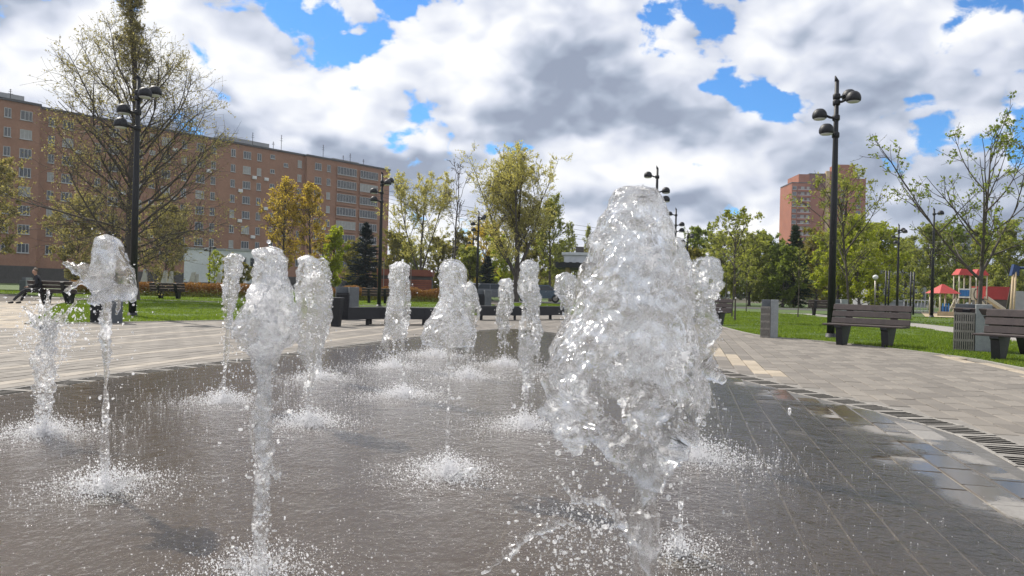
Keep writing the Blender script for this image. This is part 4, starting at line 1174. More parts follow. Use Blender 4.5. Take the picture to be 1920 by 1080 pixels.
lamps = [(260, 140, 'tall black four-headed lamp post in front of the huge half-bare tree', H4, 6.4), (717, 322, 'black four-headed lamp post over the low black bench', H4, 6.4),
         (898, 395, 'black lamp post, nearer of the pair left of the large central tree', H4, 6.4), (888, 438, 'black lamp post, farther of the pair left of the large central tree', H4, 6.4),
         (850, 446, 'far black lamp post in front of the leafless tree trunk', HB, 6.4), (866, 462, 'farthest small black lamp post left of the central pair', H4, 6.4),
         (1233, 312, 'black three-headed lamp post rising above the tall jet', HB, 6.4), (1268, 390, 'black lamp post at the right shoulder of the tall jet', HB, 6.4), (1290, 432, 'third lamp post of the row right of the tall jet', H4, 6.4), (1299, 457, 'farthest lamp post of the row right of the tall jet', HB, 6.4),
         (1570, 145, 'tall black four-headed lamp post beside the wooden bench on the right', H4, 6.4), (1752, 390, 'black single-headed lamp post left of the playground tower', ((0.2, 0, 1),), 6.4), (1686, 420, 'far four-headed lamp post between the wooden bench and playground', H4, 6.4),
         (607, 427, 'far black lamp post before the lime-green young tree', HB, 6.4), (526, 416, 'far black lamp post in front of the golden maples', HB, 6.4)]
for px, py, lab, hd, h in lamps:
    u, v = uv(px, py)
    d = FPX * (h + 0.1 - EYE) / (-v)
    make_lamp(lab, (u / FPX * d, d), h, hd)
make_lamp('small two-headed lamp post before the pale annex', place(392, 74), 4.6, ((0.25, 10, 1), (0.5, 190, 1)))

# wooden benches
def make_bench(label, loc, rz, L=1.6, group='dark wooden benches'):
    t = thing('bench', label, 'bench', (loc[0], loc[1], 0), rz, group)
    for k in range(3):
        z = 0.455 + k * 0.145; y = 0.045 + k * 0.045
        mb = MB(); mb.box(-L / 2, L / 2, -0.02, 0.02, 0.0, 0.128, 0.006)
        o = mb.build('backrest_plank', M['wood_dark'], t, loc=(0, y, z)); o.rotation_euler = (R(-16), 0, 0)
    for k in range(4):
        mb = MB(); y = -0.47 + k * 0.122
        mb.box(-L / 2 - 0.02 * (k % 2), L / 2 + 0.015 * (k % 2), y, y + 0.112, 0.415, 0.452, 0.006); mb.build('seat_plank', M['wood_dark'], t)
    for x in (-0.46, 0.46):
        mb = MB()
        pts = [(-0.36, 0.0), (-0.12, 0.0), (0.06, 0.36), (0.12, 0.44), (0.245, 0.84), (0.215, 0.85), (0.075, 0.452), (0.03, 0.413), (-0.47, 0.413), (-0.47, 0.38), (-0.42, 0.35)]
        n = len(pts)
        v = [(x - 0.07, y, z) for y, z in pts] + [(x + 0.07, y, z) for y, z in pts]
        mb.add(v, [tuple(range(n - 1, -1, -1)), tuple(range(n, 2 * n))] + [(i, (i + 1) % n, n + (i + 1) % n, n + i) for i in range(n)])
        mb.build('leg', M['black_metal'], t)
    return t
make_bench('dark wooden bench beside the tall right lamp post', (7.62, 15.92), R(-45), 1.6)
bl = G(1905, 678)
make_bench('dark wooden bench cut by the right edge of the picture', (bl[0] + 0.30, bl[1] - 0.02), R(-52), 1.6)
make_bench('dark wooden bench behind the slotted litter bin', (9.55, 14.7), R(118), 1.5)
make_bench('far dark bench before the rusty hedge on the left', place(315, 40), R(182), 1.85)
make_bench('far dark bench before the rusty hedge by the spruce', place(707, 43), R(186), 1.7)
make_bench('dark bench end seen right beside the jet at the right lawn', (*P(1330, 560, 25)[:2],), R(-35), 1.5)
make_bench('bench with the seated person at the far left', (-17.1, 27.9), R(175), 1.9)
make_bench('far dark bench on the right lawn path behind the lamp post', place(1545, 42), R(170), 1.7)

# litter bins: slotted steel box beside a concrete slab
def make_bin(label, loc, rz, metal='steel', slab='concrete', group='litter bins'):
    t = thing('litter_bin', label, 'litter bin', (loc[0], loc[1], 0), rz, group)
    mb = MB(); mb.box(0.19, 0.47, -0.16, 0.2, -0.02, 0.95, 0.008); mb.build('slab', M[slab], t)
    mb = MB(); mb.box(-0.16, 0.187, 0.10, 0.2, -0.02, 0.95, 0.006); mb.build('back_plate', M['concrete_dark'], t)
    mb = MB(); mb.box(-0.165, 0.165, -0.145, 0.095, 0.02, 0.72); mb.build('liner', M['black_metal'], t)
    mb = MB()
    for k in range(10):
        x = -0.18 + k * 0.0372
        mb.box(x, x + 0.022, -0.17, -0.15, 0.03, 0.74)
    for z in (0.0, 0.2, 0.38, 0.56, 0.735):
        mb.box(-0.18, 0.178, -0.174, -0.146, z + 0.001, z + 0.045)
    mb.box(-0.18, -0.168, -0.146, 0.097, 0.001, 0.76); mb.box(0.166, 0.178, -0.146, 0.097, 0.001, 0.76)
    mb.build('slotted_panel', M[metal], t)
    return t
make_bin('slotted steel litter bin with concrete slab between two wooden benches', G(1806, 658), R(-30))
make_bin('grey litter bin with concrete slab on the edge of the right lawn', (G(1437, 633)[0], G(1437, 633)[1] + 0.1), R(-20)).scale = (0.62, 0.7, 0.97)
make_bin('dark litter bin slab behind the umbrella-shaped jet on the left', (G(186, 605)[0], G(186, 605)[1]), R(28), 'black_metal', 'concrete_dark')
make_bin('grey litter bin at the left end of the low black bench', (G(634, 600)[0], G(634, 600)[1] + 0.4), R(20), 'black_metal', 'concrete_dark')
make_bin('grey litter bin slab between the two low black benches', (G(898, 588)[0], G(898, 588)[1]), R(10), 'black_metal', 'concrete_dark')
make_bin('far grey litter bin beside the seated person', place(44, 50), R(10), 'concrete_dark', 'concrete')
make_bin('far pale litter bin slab left of the bench by the right lamp', place(1568, 33), R(-10), 'concrete', 'concrete')

# low black stone benches round the fountain
def stone_bench(label, pts, dep, legs):
    c = np.mean(pts, axis=0)
    t = thing('stone_bench', label, 'bench', (c[0], c[1], 0), 0, 'low black benches round the fountain')
    p = np.array(pts) - c
    back = p + np.array([0.12, dep])
    n = len(p)
    for i in range(n - 1):
        mb = MB(); a, b, c2, d2 = p[i], p[i + 1], back[i + 1], back[i]
        g = (b - a) * 0.004
        mb.slab([tuple(a + g), tuple(b - g), tuple(c2 - g), tuple(d2 + g)], 0.15, 0.455 - 0.002 * (i % 2)); mb.build('seat_slab', M['black_stone'], t)
    for f in legs:
        x = f * (n - 1); i = min(int(x), n - 2); q = p[i] + (p[i + 1] - p[i]) * (x - i)
        for off in (0.1, dep - 0.14):
            mb = MB(); mb.box(q[0] - 0.04, q[0] + 0.04, q[1] + off, q[1] + off + 0.07, -0.02, 0.149); mb.build('leg', M['black_metal'], t)
stone_bench('low black faceted bench under the lamp post left of centre', [(-4.05, 18.5), (-3.35, 19.35), (-2.3, 19.7), (-1.25, 19.9)], 0.62, (0.18, 0.36, 0.5, 0.66, 0.8, 0.96))
stone_bench('low black faceted bench below the large round-crowned tree', [(-1.1, 23.6), (-0.2, 24.2), (0.7, 25.0), (1.9, 26.4)], 0.6, (0.05, 0.25, 0.45, 0.65, 0.85))
t = thing('litter_bin', 'black tapered bin at the near end of the low black bench', 'litter bin', (*G(630, 612), 0), 0, 'litter bins')
mb = MB(); mb.lathe([(0.13, -0.02), (0.16, 0.3), (0.19, 0.62), (0.185, 0.66)], (0, 0, 0), 4); o = mb.build('body', M['black_metal'], t); o.rotation_euler = (0, 0, R(40))
mb = MB(); mb.box(-0.15, 0.15, -0.15, 0.15, 0.662, 0.70, 0.01); mb.build('rim', M['black_stone'], t, rz=R(-5))

# white standing stones behind the hedge
for k, (px, hh, ww, ln, lab) in enumerate(((269, 1.75, 0.42, 0.10, 'pale standing stone, leftmost behind the hedge'), (307, 1.7, 0.42, 0.16, 'pale standing stone leaning right, left one of the leaning pair'), (319, 1.65, 0.34, 0.12, 'pale standing stone, right one of the leaning pair'),
                                    (359, 1.62, 0.55, 0.14, 'broad pale standing stone in the middle of the row'), (368, 1.5, 0.24, 0.03, 'narrow pale standing stone against the broad one'), (408, 1.55, 0.38, 0.12, 'pale standing stone, last on the right of the row'))):
    t = thing('standing_stone', lab, 'standing stone', (*place(px, 51), 0), 0, 'pale standing stones')
    mb = MB(); w = ww / 2
    pts = [(-w - ln, 0), (w, 0), (w * 0.95, hh * 0.7), (w * 0.9, hh), (w * 0.1, hh * 0.985), (-w * 0.35, hh * 0.7), (-w - ln * 0.5, hh * 0.35)]
    mb.prism(pts, -0.1, 0.1); mb.build('stone', M['pale_stone'], t)
    mb = MB(); mb.box(-w - ln - 0.1, w + 0.1, -0.2, 0.2, -0.02, 0.08); mb.build('base', M['concrete'], t)

# ---------------------------------------------------------------- seated person
def person(loc, rz):
    t = thing('person', 'person in dark jacket sitting on the far left bench, legs stretched out', 'person', (*loc, 0), rz)
    def skin(name, J, E, mat, parent, sub=2, root=0):
        me = bpy.data.meshes.new(name); me.from_pydata([j[:3] for j in J], E, []); me.update(); me.materials.append(mat)
        o = obj(name, me, parent)
        md = o.modifiers.new('skin', 'SKIN')
        for v, j in zip(me.skin_vertices[0].data, J):
            v.radius = (j[3], j[4] if len(j) > 4 else j[3]); v.use_root = False
        me.skin_vertices[0].data[root].use_root = True
        s = o.modifiers.new('sub', 'SUBSURF'); s.levels = sub; s.render_levels = sub
        dg = bpy.context.evaluated_depsgraph_get(); m2 = bpy.data.meshes.new_from_object(o.evaluated_get(dg))
        o.modifiers.clear(); o.data = m2
        for pl in m2.polygons: pl.use_smooth = True
        return o
    # facing -x; seat at 0.46
    J = [(0, 0, 0.56, .15, .12), (-0.02, 0, 0.74, .145, .11), (-0.07, 0, 0.92, .165, .115), (-0.10, 0, 1.02, .10, .08), (-0.135, 0, 1.09, .052),
         (-0.08, 0.17, 0.99, .062), (-0.04, 0.24, 0.74, .05), (-0.24, 0.17, 0.62, .04), (-0.31, 0.12, 0.62, .036),
         (-0.08, -0.17, 0.99, .062), (-0.05, -0.25, 0.74, .05), (-0.26, -0.16, 0.64, .04), (-0.33, -0.10, 0.64, .036)]
    E = [(0, 1), (1, 2), (2, 3), (3, 4), (2, 5), (5, 6), (6, 7), (7, 8), (2, 9), (9, 10), (10, 11), (11, 12)]
    skin('jacket', J, E, M['cloth_dark'], t)
    J = [(0.02, 0, 0.55, .13, .11), (-0.02, 0.09, 0.53, .09), (-0.44, 0.12, 0.50, .068), (-0.62, 0.13, 0.10, .046), (-0.02, -0.09, 0.53, .09), (-0.48, -0.12, 0.49, .068), (-0.80, -0.14, 0.12, .046)]
    skin('trousers', J, [(0, 1), (1, 2), (2, 3), (0, 4), (4, 5), (5, 6)], M['cloth_trouser'], t)
    # head, neck and hands are one body
    J = [(-0.12, 0, 1.04, .05), (-0.145, 0, 1.11, .05), (-0.165, 0, 1.17, .078, .088), (-0.165, 0, 1.235, .085, .095), (-0.15, 0, 1.275, .06, .065), (-0.238, 0, 1.155, .02), (-0.252, 0, 1.185, .014)]
    body = skin('body', J, [(0, 1), (1, 2), (2, 3), (3, 4), (2, 5), (2, 6)], M['skin'], t)
    J = [(-0.10, 0, 1.20, .06, .07), (-0.125, 0, 1.255, .088, .096), (-0.165, 0, 1.29, .07, .08), (-0.21, 0, 1.275, .04, .05)]
    skin('hair', J, [(0, 1), (1, 2), (2, 3)], M['hair'], t)
    for s, c in ((1, (-0.31, 0.12, 0.62)), (-1, (-0.33, -0.10, 0.64))):
        J = [(c[0], c[1], c[2], .03), (c[0] - .06, c[1] - s * .015, c[2] - .005, .036, .02)]
        E = [(0, 1)]
        for q in range(4):
            a = (q - 1.5) * 0.018
            J += [(c[0] - .10, c[1] + a - s * .02, c[2] - .005, .0095), (c[0] - .135 + abs(q - 1.3) * .006, c[1] + a - s * .025, c[2] - .02, .0085), (c[0] - .15 + abs(q - 1.3) * .006, c[1] + a - s * .025, c[2] - .04, .0075)]
            k = 2 + q * 3; E += [(1, k), (k, k + 1), (k + 1, k + 2)]
        J += [(c[0] - .05, c[1] - s * .045, c[2] + .01, .011), (c[0] - .085, c[1] - s * .06, c[2] + .005, .009)]
        E += [(1, 14), (14, 15)]
        skin('hand', J, E, M['skin'], t, 1)
    for y, x in ((0.13, -0.62), (-0.14, -0.80)):
        J = [(x + 0.03, y, 0.06, .05), (x - 0.06, y, 0.05, .045, .04), (x - 0.17, y, 0.035, .042, .03)]
        skin('shoe', J, [(0, 1), (1, 2)], M['rubber'], t, 1)
person((-17.55, 27.75), R(20))

# ---------------------------------------------------------------- playground
PD = 52.0
sheet('sandpit', [(P(1728, 540, 46)[0], 45.5), (P(1960, 540, 46)[0], 45.0), (P(1960, 540, 60)[0], 60), (P(1728, 540, 60)[0], 60)], 0.02, M['sand'])
pg = thing('play_tower', 'playground tower with red roofs, blue panel and cream slide', 'playground', (*place(1803, PD), 0.02), R(-4), 'playground equipment')
pg.scale = (0.84, 0.84, 0.88)
def bar(name, a, b, r_, mat, parent, sides=8):
    mb = MB(); mb.tube([a, b], r_, sides); return mb.build(name, M[mat], parent, True)
for ox in (0.0, 1.35):
    for x in (-0.42, 0.42):
        for y in (-0.42, 0.42):
            bar('post', (ox + x, y, 0), (ox + x, y, 3.25), 0.05, 'cream', pg)
    mb = MB(); w = 0.56
    mb.add([(ox - w, -w, 3.2), (ox + w, -w, 3.2), (ox + w, w, 3.2), (ox - w, w, 3.2), (ox - w * 0.45, -w * 0.7, 3.68), (ox + w * 0.45, -w * 0.7, 3.68), (ox + w * 0.45, w * 0.7, 3.68), (ox - w * 0.45, w * 0.7, 3.68)],
           [(0, 3, 2, 1), (4, 5, 6, 7), (0, 1, 5, 4), (1, 2, 6, 5), (2, 3, 7, 6), (3, 0, 4, 7)])
    mb.build('roof', M['red'], pg)
    mb = MB(); mb.box(ox - 0.46, ox + 0.46, -0.46, 0.46, 1.3, 1.38); mb.build('platform', M['wood_dark'], pg)
mb = MB(); mb.box(-0.37, 0.37, -0.50, -0.46, 1.52, 2.02); pn = mb.build('panel', M['blue'], pg)
for k in range(6):
    mb = MB(); mb.box(-0.36 + k * 0.125, -0.345 + k * 0.125, -0.515, -0.503, 1.54, 2.0); mb.build('groove', M['navy'], pn)
for z0_ in (1.4, 2.03):
    mb = MB(); mb.box(-0.44, 0.44, -0.51, -0.45, z0_, z0_ + 0.095); mb.build('rail', M['white_paint'], pg)
mb = MB(); mb.box(0.55, 0.95, -0.5, -0.45, 1.25, 2.2); mb.build('panel', M['cream'], pg)
mb = MB(); mb.tube([(0.95 + 0.22 * math.cos(a), -0.52, 1.7 + 0.42 * math.sin(a)) for a in np.linspace(0, 2 * math.pi, 17)], 0.03, 6, False); mb.build('ring', M['black_metal'], pg, True)
def slide(parent, a, b, w):
    A, B = np.array(a), np.array(b)
    ts = np.linspace(0, 1, 9); V, F = [], []
    prof = [(-w, 0.22), (-w, 0.0), (w, 0.0), (w, 0.22)]
    ctr = []
    for tt_ in ts:
        p = A + (B - A) * tt_; z = a[2] + (b[2] - a[2]) * min(1.0, tt_ * 1.18) + (0.0 if tt_ < 0.85 else 0.0)
        ctr.append((p[0], p[1], max(z, b[2])))
    mb = MB()
    for k, c in enumerate(ctr):
        V += [(c[0], c[1] + y, c[2] + z) for y, z in prof] + [(c[0], c[1] + y * 1.12, c[2] + z - 0.05) for y, z in prof]
    for k in range(8):
        for i in range(3):
            F.append((k * 8 + i, k * 8 + i + 1, k * 8 + 9 + i, k * 8 + 8 + i)); F.append((k * 8 + 4 + i, k * 8 + 12 + i, k * 8 + 13 + i, k * 8 + 5 + i))
        F.append((k * 8, k * 8 + 8, k * 8 + 12, k * 8 + 4)); F.append((k * 8 + 3, k * 8 + 7, k * 8 + 15, k * 8 + 11))
    mb.add(V, F); return mb.build('slide', M['cream'], parent)
slide(pg, (1.8, -0.3, 1.35), (3.55, -0.9, 0.22), 0.3)
slide(pg, (0.95, -0.5, 1.3), (1.75, -1.2, 0.25), 0.25)
bar('ladder_rail', (-0.45, -0.45, 1.3), (-1.05, -0.55, 0), 0.05, 'cream', pg); bar('ladder_rail', (-0.45, 0.1, 1.3), (-1.05, 0.1, 0), 0.05, 'cream', pg)
for k in range(4):
    f = (k + 0.5) / 4; bar('rung', (-0.45 - 0.6 * f, -0.5, 1.3 * (1 - f)), (-0.45 - 0.6 * f, 0.1, 1.3 * (1 - f)), 0.03, 'wood_dark', pg)
ph = thing('play_house', 'small playhouse with red pyramid roof left of the play tower', 'playground', (*place(1768, 50), 0.02), R(6), 'playground equipment')
for x in (-0.55, 0.55):
    for y in (-0.5, 0.5): bar('post', (x, y, 0), (x, y, 1.5), 0.05, 'cream', ph)
mb = MB(); w = 0.75
mb.add([(-w, -w, 1.48), (w, -w, 1.48), (w, w, 1.48), (-w, w, 1.48), (-0.08, 0, 2.1), (0.08, 0, 2.1)], [(0, 3, 2, 1), (0, 1, 5, 4), (1, 2, 5), (2, 3, 4, 5), (3, 0, 4)]); mb.build('roof', M['red'], ph)
for k in range(6):
    mb = MB(); x = -0.48 + k * 0.1; mb.box(x, x + 0.08, -0.53, -0.5, 0.1, 0.62 + 0.2 * (k % 2)); mb.build('panel', M['blue' if k % 2 else 'navy'], ph)
mb = MB(); mb.box(-0.9, 1.2, -0.9, -0.75, 0, 0.28); mb.build('sand_border', M['pale_wood'], ph)
pw = thing('play_wall', 'red clad shelter wall behind the slide', 'playground', (*place(1870, 58), 0.02), 0, 'playground equipment')
mb = MB(); mb.box(-0.9, 1.0, 0, 1.8, 1.2, 2.2); mb.build('cladding', M['red_dull'], pw)
mb = MB(); mb.box(-0.85, 0.95, 0.1, 1.75, 0, 1.197); mb.build('wall', M['plinth'], pw)
mb = MB(); mb.box(1.05, 3.6, 0.2, 1.9, 0, 1.9); mb.build('side_wall', M['grey_panel'], pw)
sw = thing('swing_frame', 'wooden A-frame swing with blue corner bracket at the right edge', 'playground', (*P(1890, 540, 36)[:2], 0.0), R(-8), 'playground equipment')
bar('leg', (-0.32, -0.9, 0), (0.22, 0.0, 2.55), 0.05, 'pale_wood', sw); bar('leg', (-0.2, -0.95, 0), (0.30, -0.05, 2.55), 0.05, 'pale_wood', sw); bar('leg', (0.35, 1.0, 0), (0.3, 0.05, 2.55), 0.06, 'bark_pale', sw)
mb = MB(); mb.prism([(0.08, 2.3), (0.42, 2.3), (0.46, 2.75), (0.2, 2.85)], -0.12, 0.12); mb.build('bracket', M['navy'], sw)
bar('beam', (0.3, 0, 2.68), (3.6, 0, 2.68), 0.07, 'navy', sw)
for x in (1.0, 1.5):
    bar('chain', (x, 0, 2.62), (x, 0, 0.55), 0.012, 'steel', sw, 5)
mb = MB(); mb.box(0.95, 1.55, -0.12, 0.12, 0.5, 0.55); mb.build('seat', M['rubber'], sw)
for k, (px, d, hh, lab) in enumerate(((1664, 52, 3.0, 'dark exercise post, left one of the pair beyond the lawn path'), (1711, 50, 2.9, 'dark exercise post nearest the single-headed lamp'))):
    t = thing('exercise_frame', lab, 'exercise frame', (*place(px, d), 0), 0, 'exercise frames')
    bar('post', (-0.12, 0, 0), (-0.12, 0, hh), 0.06, 'black_metal', t); bar('post', (0.14, 0.1, 0), (0.14, 0.1, hh), 0.06, 'black_metal', t)
    bar('crossbar', (-0.12, 0, hh * 0.8), (0.14, 0.1, hh * 0.8), 0.03, 'black_metal', t)
t = thing('globe_lamp', 'short white globe lamp left of the exercise posts', 'street lamp', (*place(1641, 56), 0))
bar('pole', (0, 0, 0), (0, 0, 2.5), 0.05, 'steel', t)
mb = MB(); mb.lathe([(0.02, 0), (0.14, 0.05), (0.2, 0.18), (0.17, 0.3), (0.04, 0.37)], (0, 0, 2.45), 14); mb.build('globe', M['white_paint'], t, True)
# pale railings behind the playground
def railing(label, px0, px1, d, h):
    a, b = P(px0, 540, d), P(px1, 540, d); L = b[0] - a[0]
    t = thing('railing', label, 'railing', (a[0], d, 0), 0, 'pale railings')
    for z in (0.15, h): bar('rail', (0, 0, z), (L, 0, z), 0.03, 'white_paint', t)
    n = int(L / 0.28)
    for k in range(n + 1): bar('baluster', (L * k / n, 0, 0.0), (L * k / n + 0.1, 0, h), 0.022, 'white_paint', t, 5)
railing('pale slanted railing left of the playhouse', 1694, 1752, 61, 1.0)
railing('pale slanted railing behind the slide foot', 1855, 1925, 62, 1.0)

# parked cars on the road behind
def car(label, loc, rz, mat):
    t = thing('parked_car', label, 'car', (*loc, 0.012), rz, 'cars parked behind the park')
    prof = [(-2.1, 0.35), (-2.12, 0.75), (-1.95, 0.9), (-1.25, 0.98), (-0.75, 1.42), (0.75, 1.45), (1.45, 0.98), (2.05, 0.88), (2.12, 0.6), (2.1, 0.35)]
    mb = MB(); mb.prism(prof, -0.82, 0.82); body = mb.build('body', mat, t)
    for s in (-1, 1):
        for (x0, x1, x2, x3) in ((-1.1, -0.72, -0.02, -0.02), (0.04, 0.04, 0.72, 1.28)):
            mb = MB(); y = s * 0.822
            mb.add([(x0, y, 1.0), (x1, y, 1.36), (x2, y, 1.37), (x3, y, 1.0), (x0, y + s * 0.008, 1.0), (x1, y + s * 0.008, 1.36), (x2, y + s * 0.008, 1.37), (x3, y + s * 0.008, 1.0)], [(0, 1, 2, 3), (4, 5, 6, 7), (0, 4, 7, 3), (0, 1, 5, 4), (1, 2, 6, 5), (2, 3, 7, 6)]); mb.build('window', M['glass'], t)
        for x in (-1.3, 1.3):
            mb = MB(); mb.tube([(x, s * 0.66, 0.32), (x, s * 0.86, 0.32)], 0.32, 16); wh = mb.build('wheel', M['rubber'], t, True)
            mb = MB(); mb.tube([(x, s * 0.861, 0.32), (x, s * 0.875, 0.32)], 0.19, 12); mb.build('rim', M['steel'], wh)
        mb = MB(); mb.box(2.09, 2.13, s * 0.6 - 0.14, s * 0.6 + 0.14, 0.62, 0.76); mb.build('headlight', M['white_paint'], t)
M['car_white'] = surf('car_white', (0.75, 0.76, 0.77), 0.25, (0.7, 0.7, 0.72), 1.0, coat=0.6)
M['car_grey'] = surf('car_grey', (0.14, 0.16, 0.18), 0.25, (0.12, 0.13, 0.15), 1.0, coat=0.6)
M['car_blue'] = surf('car_blue', (0.08, 0.12, 0.17), 0.25, (0.06, 0.10, 0.14), 1.0, coat=0.6)
car('grey parked car far behind, left of the large central trunk', place(918, 61), R(4), M['car_grey'])
car('dark blue parked car far behind, right of the large central trunk', place(1012, 61.5), R(-3), M['car_blue'])
car('white parked car far behind, left of the paired lamp posts', place(880, 63), R(8), M['car_white'])
car('white parked car at the right edge behind the swing', place(1905, 66), R(10), M['car_white'])
car('grey parked car behind the slide railing', place(1865, 66.5), R(-5), M['car_grey'])

# overhead cables
for k in range(4):
    a, b = np.array(P(700, 352 + k * 7, 125)), np.array(P(1480, 462 + k * 6, 150))
    ts = np.linspace(0, 1, 25); pts = a[None] + (b - a)[None] * ts[:, None]; pts[:, 2] -= 4 * ts * (1 - ts) * (1.6 + 0.2 * k)
    mb = MB(); mb.tube([tuple(p) for p in pts], 0.028, 4)
    tag(mb.build('overhead_cable', M['cable']), ['topmost', 'second', 'third', 'lowest'][k] + ' thin overhead cable crossing the sky behind the central trees', 'cable', 'overhead cables')
# ------------------------------------------------------------------ water jets
def water_mat(name, share=0.4, white=0.85, rough=0.14, fscale=70.0, bscale=60.0, bstr=0.5, clear=0.15, bdist=0.006):
    """clear water with torn, air-filled white flecks over a share of its surface"""
    m, n, out = new_mat(name)
    pos = geo_pos(n)
    rf_ = n.node('ShaderNodeBsdfRefraction'); n.put(rf_, 'IOR', 1.33); n.put(rf_, 'Roughness', 0.0); n.put(rf_, 'Color', (0.99, 0.995, 1.0, 1))
    gs_ = n.node('ShaderNodeBsdfGlossy'); n.put(gs_, 'Roughness', rough); n.put(gs_, 'Color', (1, 1, 1, 1))
    fr_ = n.node('ShaderNodeFresnel'); n.put(fr_, 'IOR', 1.33)
    g = n.node('ShaderNodeMixShader')
    tr = n.node('ShaderNodeBsdfTransparent')
    d = n.node('ShaderNodeBsdfDiffuse'); n.put(d, 'Color', (0.95, 0.95, 0.96, 1))
    t = n.node('ShaderNodeBsdfTranslucent'); n.put(t, 'Color', (0.96, 0.96, 0.97, 1))
    bp = n.node('ShaderNodeBump'); n.put(bp, 'Strength', bstr); n.put(bp, 'Distance', bdist); n.put(bp, 'Height', n.noise(pos, bscale, 3.0, 0.6))
    lk = m.node_tree.links.new
    lk(bp.outputs[0], rf_.inputs['Normal']); lk(bp.outputs[0], gs_.inputs['Normal']); lk(bp.outputs[0], fr_.inputs['Normal'])
    lk(fr_.outputs[0], g.inputs[0]); lk(rf_.outputs[0], g.inputs[1]); lk(gs_.outputs[0], g.inputs[2])
    a = n.node('ShaderNodeMixShader'); n.put(a, 0, 0.8); lk(d.outputs[0], a.inputs[1]); lk(t.outputs[0], a.inputs[2])
    b = n.node('ShaderNodeMixShader'); n.put(b, 0, clear); lk(g.outputs[0], b.inputs[1]); lk(tr.outputs[0], b.inputs[2])
    f0 = n.noise(pos, fscale, 3.0, 0.65)
    f1 = n.noise(pos, fscale * 0.16, 2.0, 0.5)
    th = 0.5 + (0.5 - share) * 0.36
    f = n.rng(n.math('ADD', f0, n.math('MULTIPLY', n.math('SUBTRACT', f1, 0.5), 0.55)), th - 0.015, th + 0.035, 0.02, white)
    c = n.node('ShaderNodeMixShader'); n.put(c, 0, f); lk(b.outputs[0], c.inputs[1]); lk(a.outputs[0], c.inputs[2])
    lk(c.outputs[0], out.inputs[0])
    return m
M['water'] = water_mat('jet_water', 0.16, 0.7, fscale=75.0, bscale=40.0, bstr=0.25, rough=0.12, clear=0.48)
M['water_far'] = water_mat('jet_water_torn', 0.12, 1.0, fscale=44.0, bscale=42.0, bstr=0.9, clear=0.5, bdist=0.012)
M['water_torn'] = water_mat('jet_water_burst', 0.7, 0.95, fscale=90.0)
M['water_clear'] = water_mat('jet_water_clear', 0.03, 0.7, fscale=55.0, bscale=25.0, bstr=0.1, rough=0.08, clear=0.5)
M['drop'] = water_mat('droplets', 0.5, 0.8, fscale=200.0, bscale=300.0, bstr=0.1)
M['foam'] = water_mat('splash_foam', 1.0, 0.97, fscale=200.0, bscale=300.0, bstr=0.1)

ICO_V = np.array([(-1, 1.618, 0), (1, 1.618, 0), (-1, -1.618, 0), (1, -1.618, 0), (0, -1, 1.618), (0, 1, 1.618), (0, -1, -1.618), (0, 1, -1.618), (1.618, 0, -1), (1.618, 0, 1), (-1.618, 0, -1), (-1.618, 0, 1)]) / 1.902
ICO_F = np.array([(0, 11, 5), (0, 5, 1), (0, 1, 7), (0, 7, 10), (0, 10, 11), (1, 5, 9), (5, 11, 4), (11, 10, 2), (10, 7, 6), (7, 1, 8), (3, 9, 4), (3, 4, 2), (3, 2, 6), (3, 6, 8), (3, 8, 9), (4, 9, 5), (2, 4, 11), (6, 2, 10), (8, 6, 7), (9, 8, 1)])
OCT_V = np.array([(1, 0, 0), (-1, 0, 0), (0, 1, 0), (0, -1, 0), (0, 0, 1), (0, 0, -1)], float)
OCT_F = np.array([(0, 2, 4), (2, 1, 4), (1, 3, 4), (3, 0, 4), (2, 0, 5), (1, 2, 5), (3, 1, 5), (0, 3, 5)])
def drops_mesh(name, c, rad, mat, fine=False, r=None):
    r = r or rng
    BV, BF = (ICO_V, ICO_F) if fine else (OCT_V, OCT_F)
    n = len(c)
    st = np.exp(r.normal(0, 0.28, (n, 3)))
    V = c[:, None] + BV[None] * (rad[:, None] * st)[:, None]
    F = (BF[None] + (np.arange(n) * len(BV))[:, None, None]).reshape(-1, 3)
    return mesh_np(name, V.reshape(-1, 3), F, mat, True)

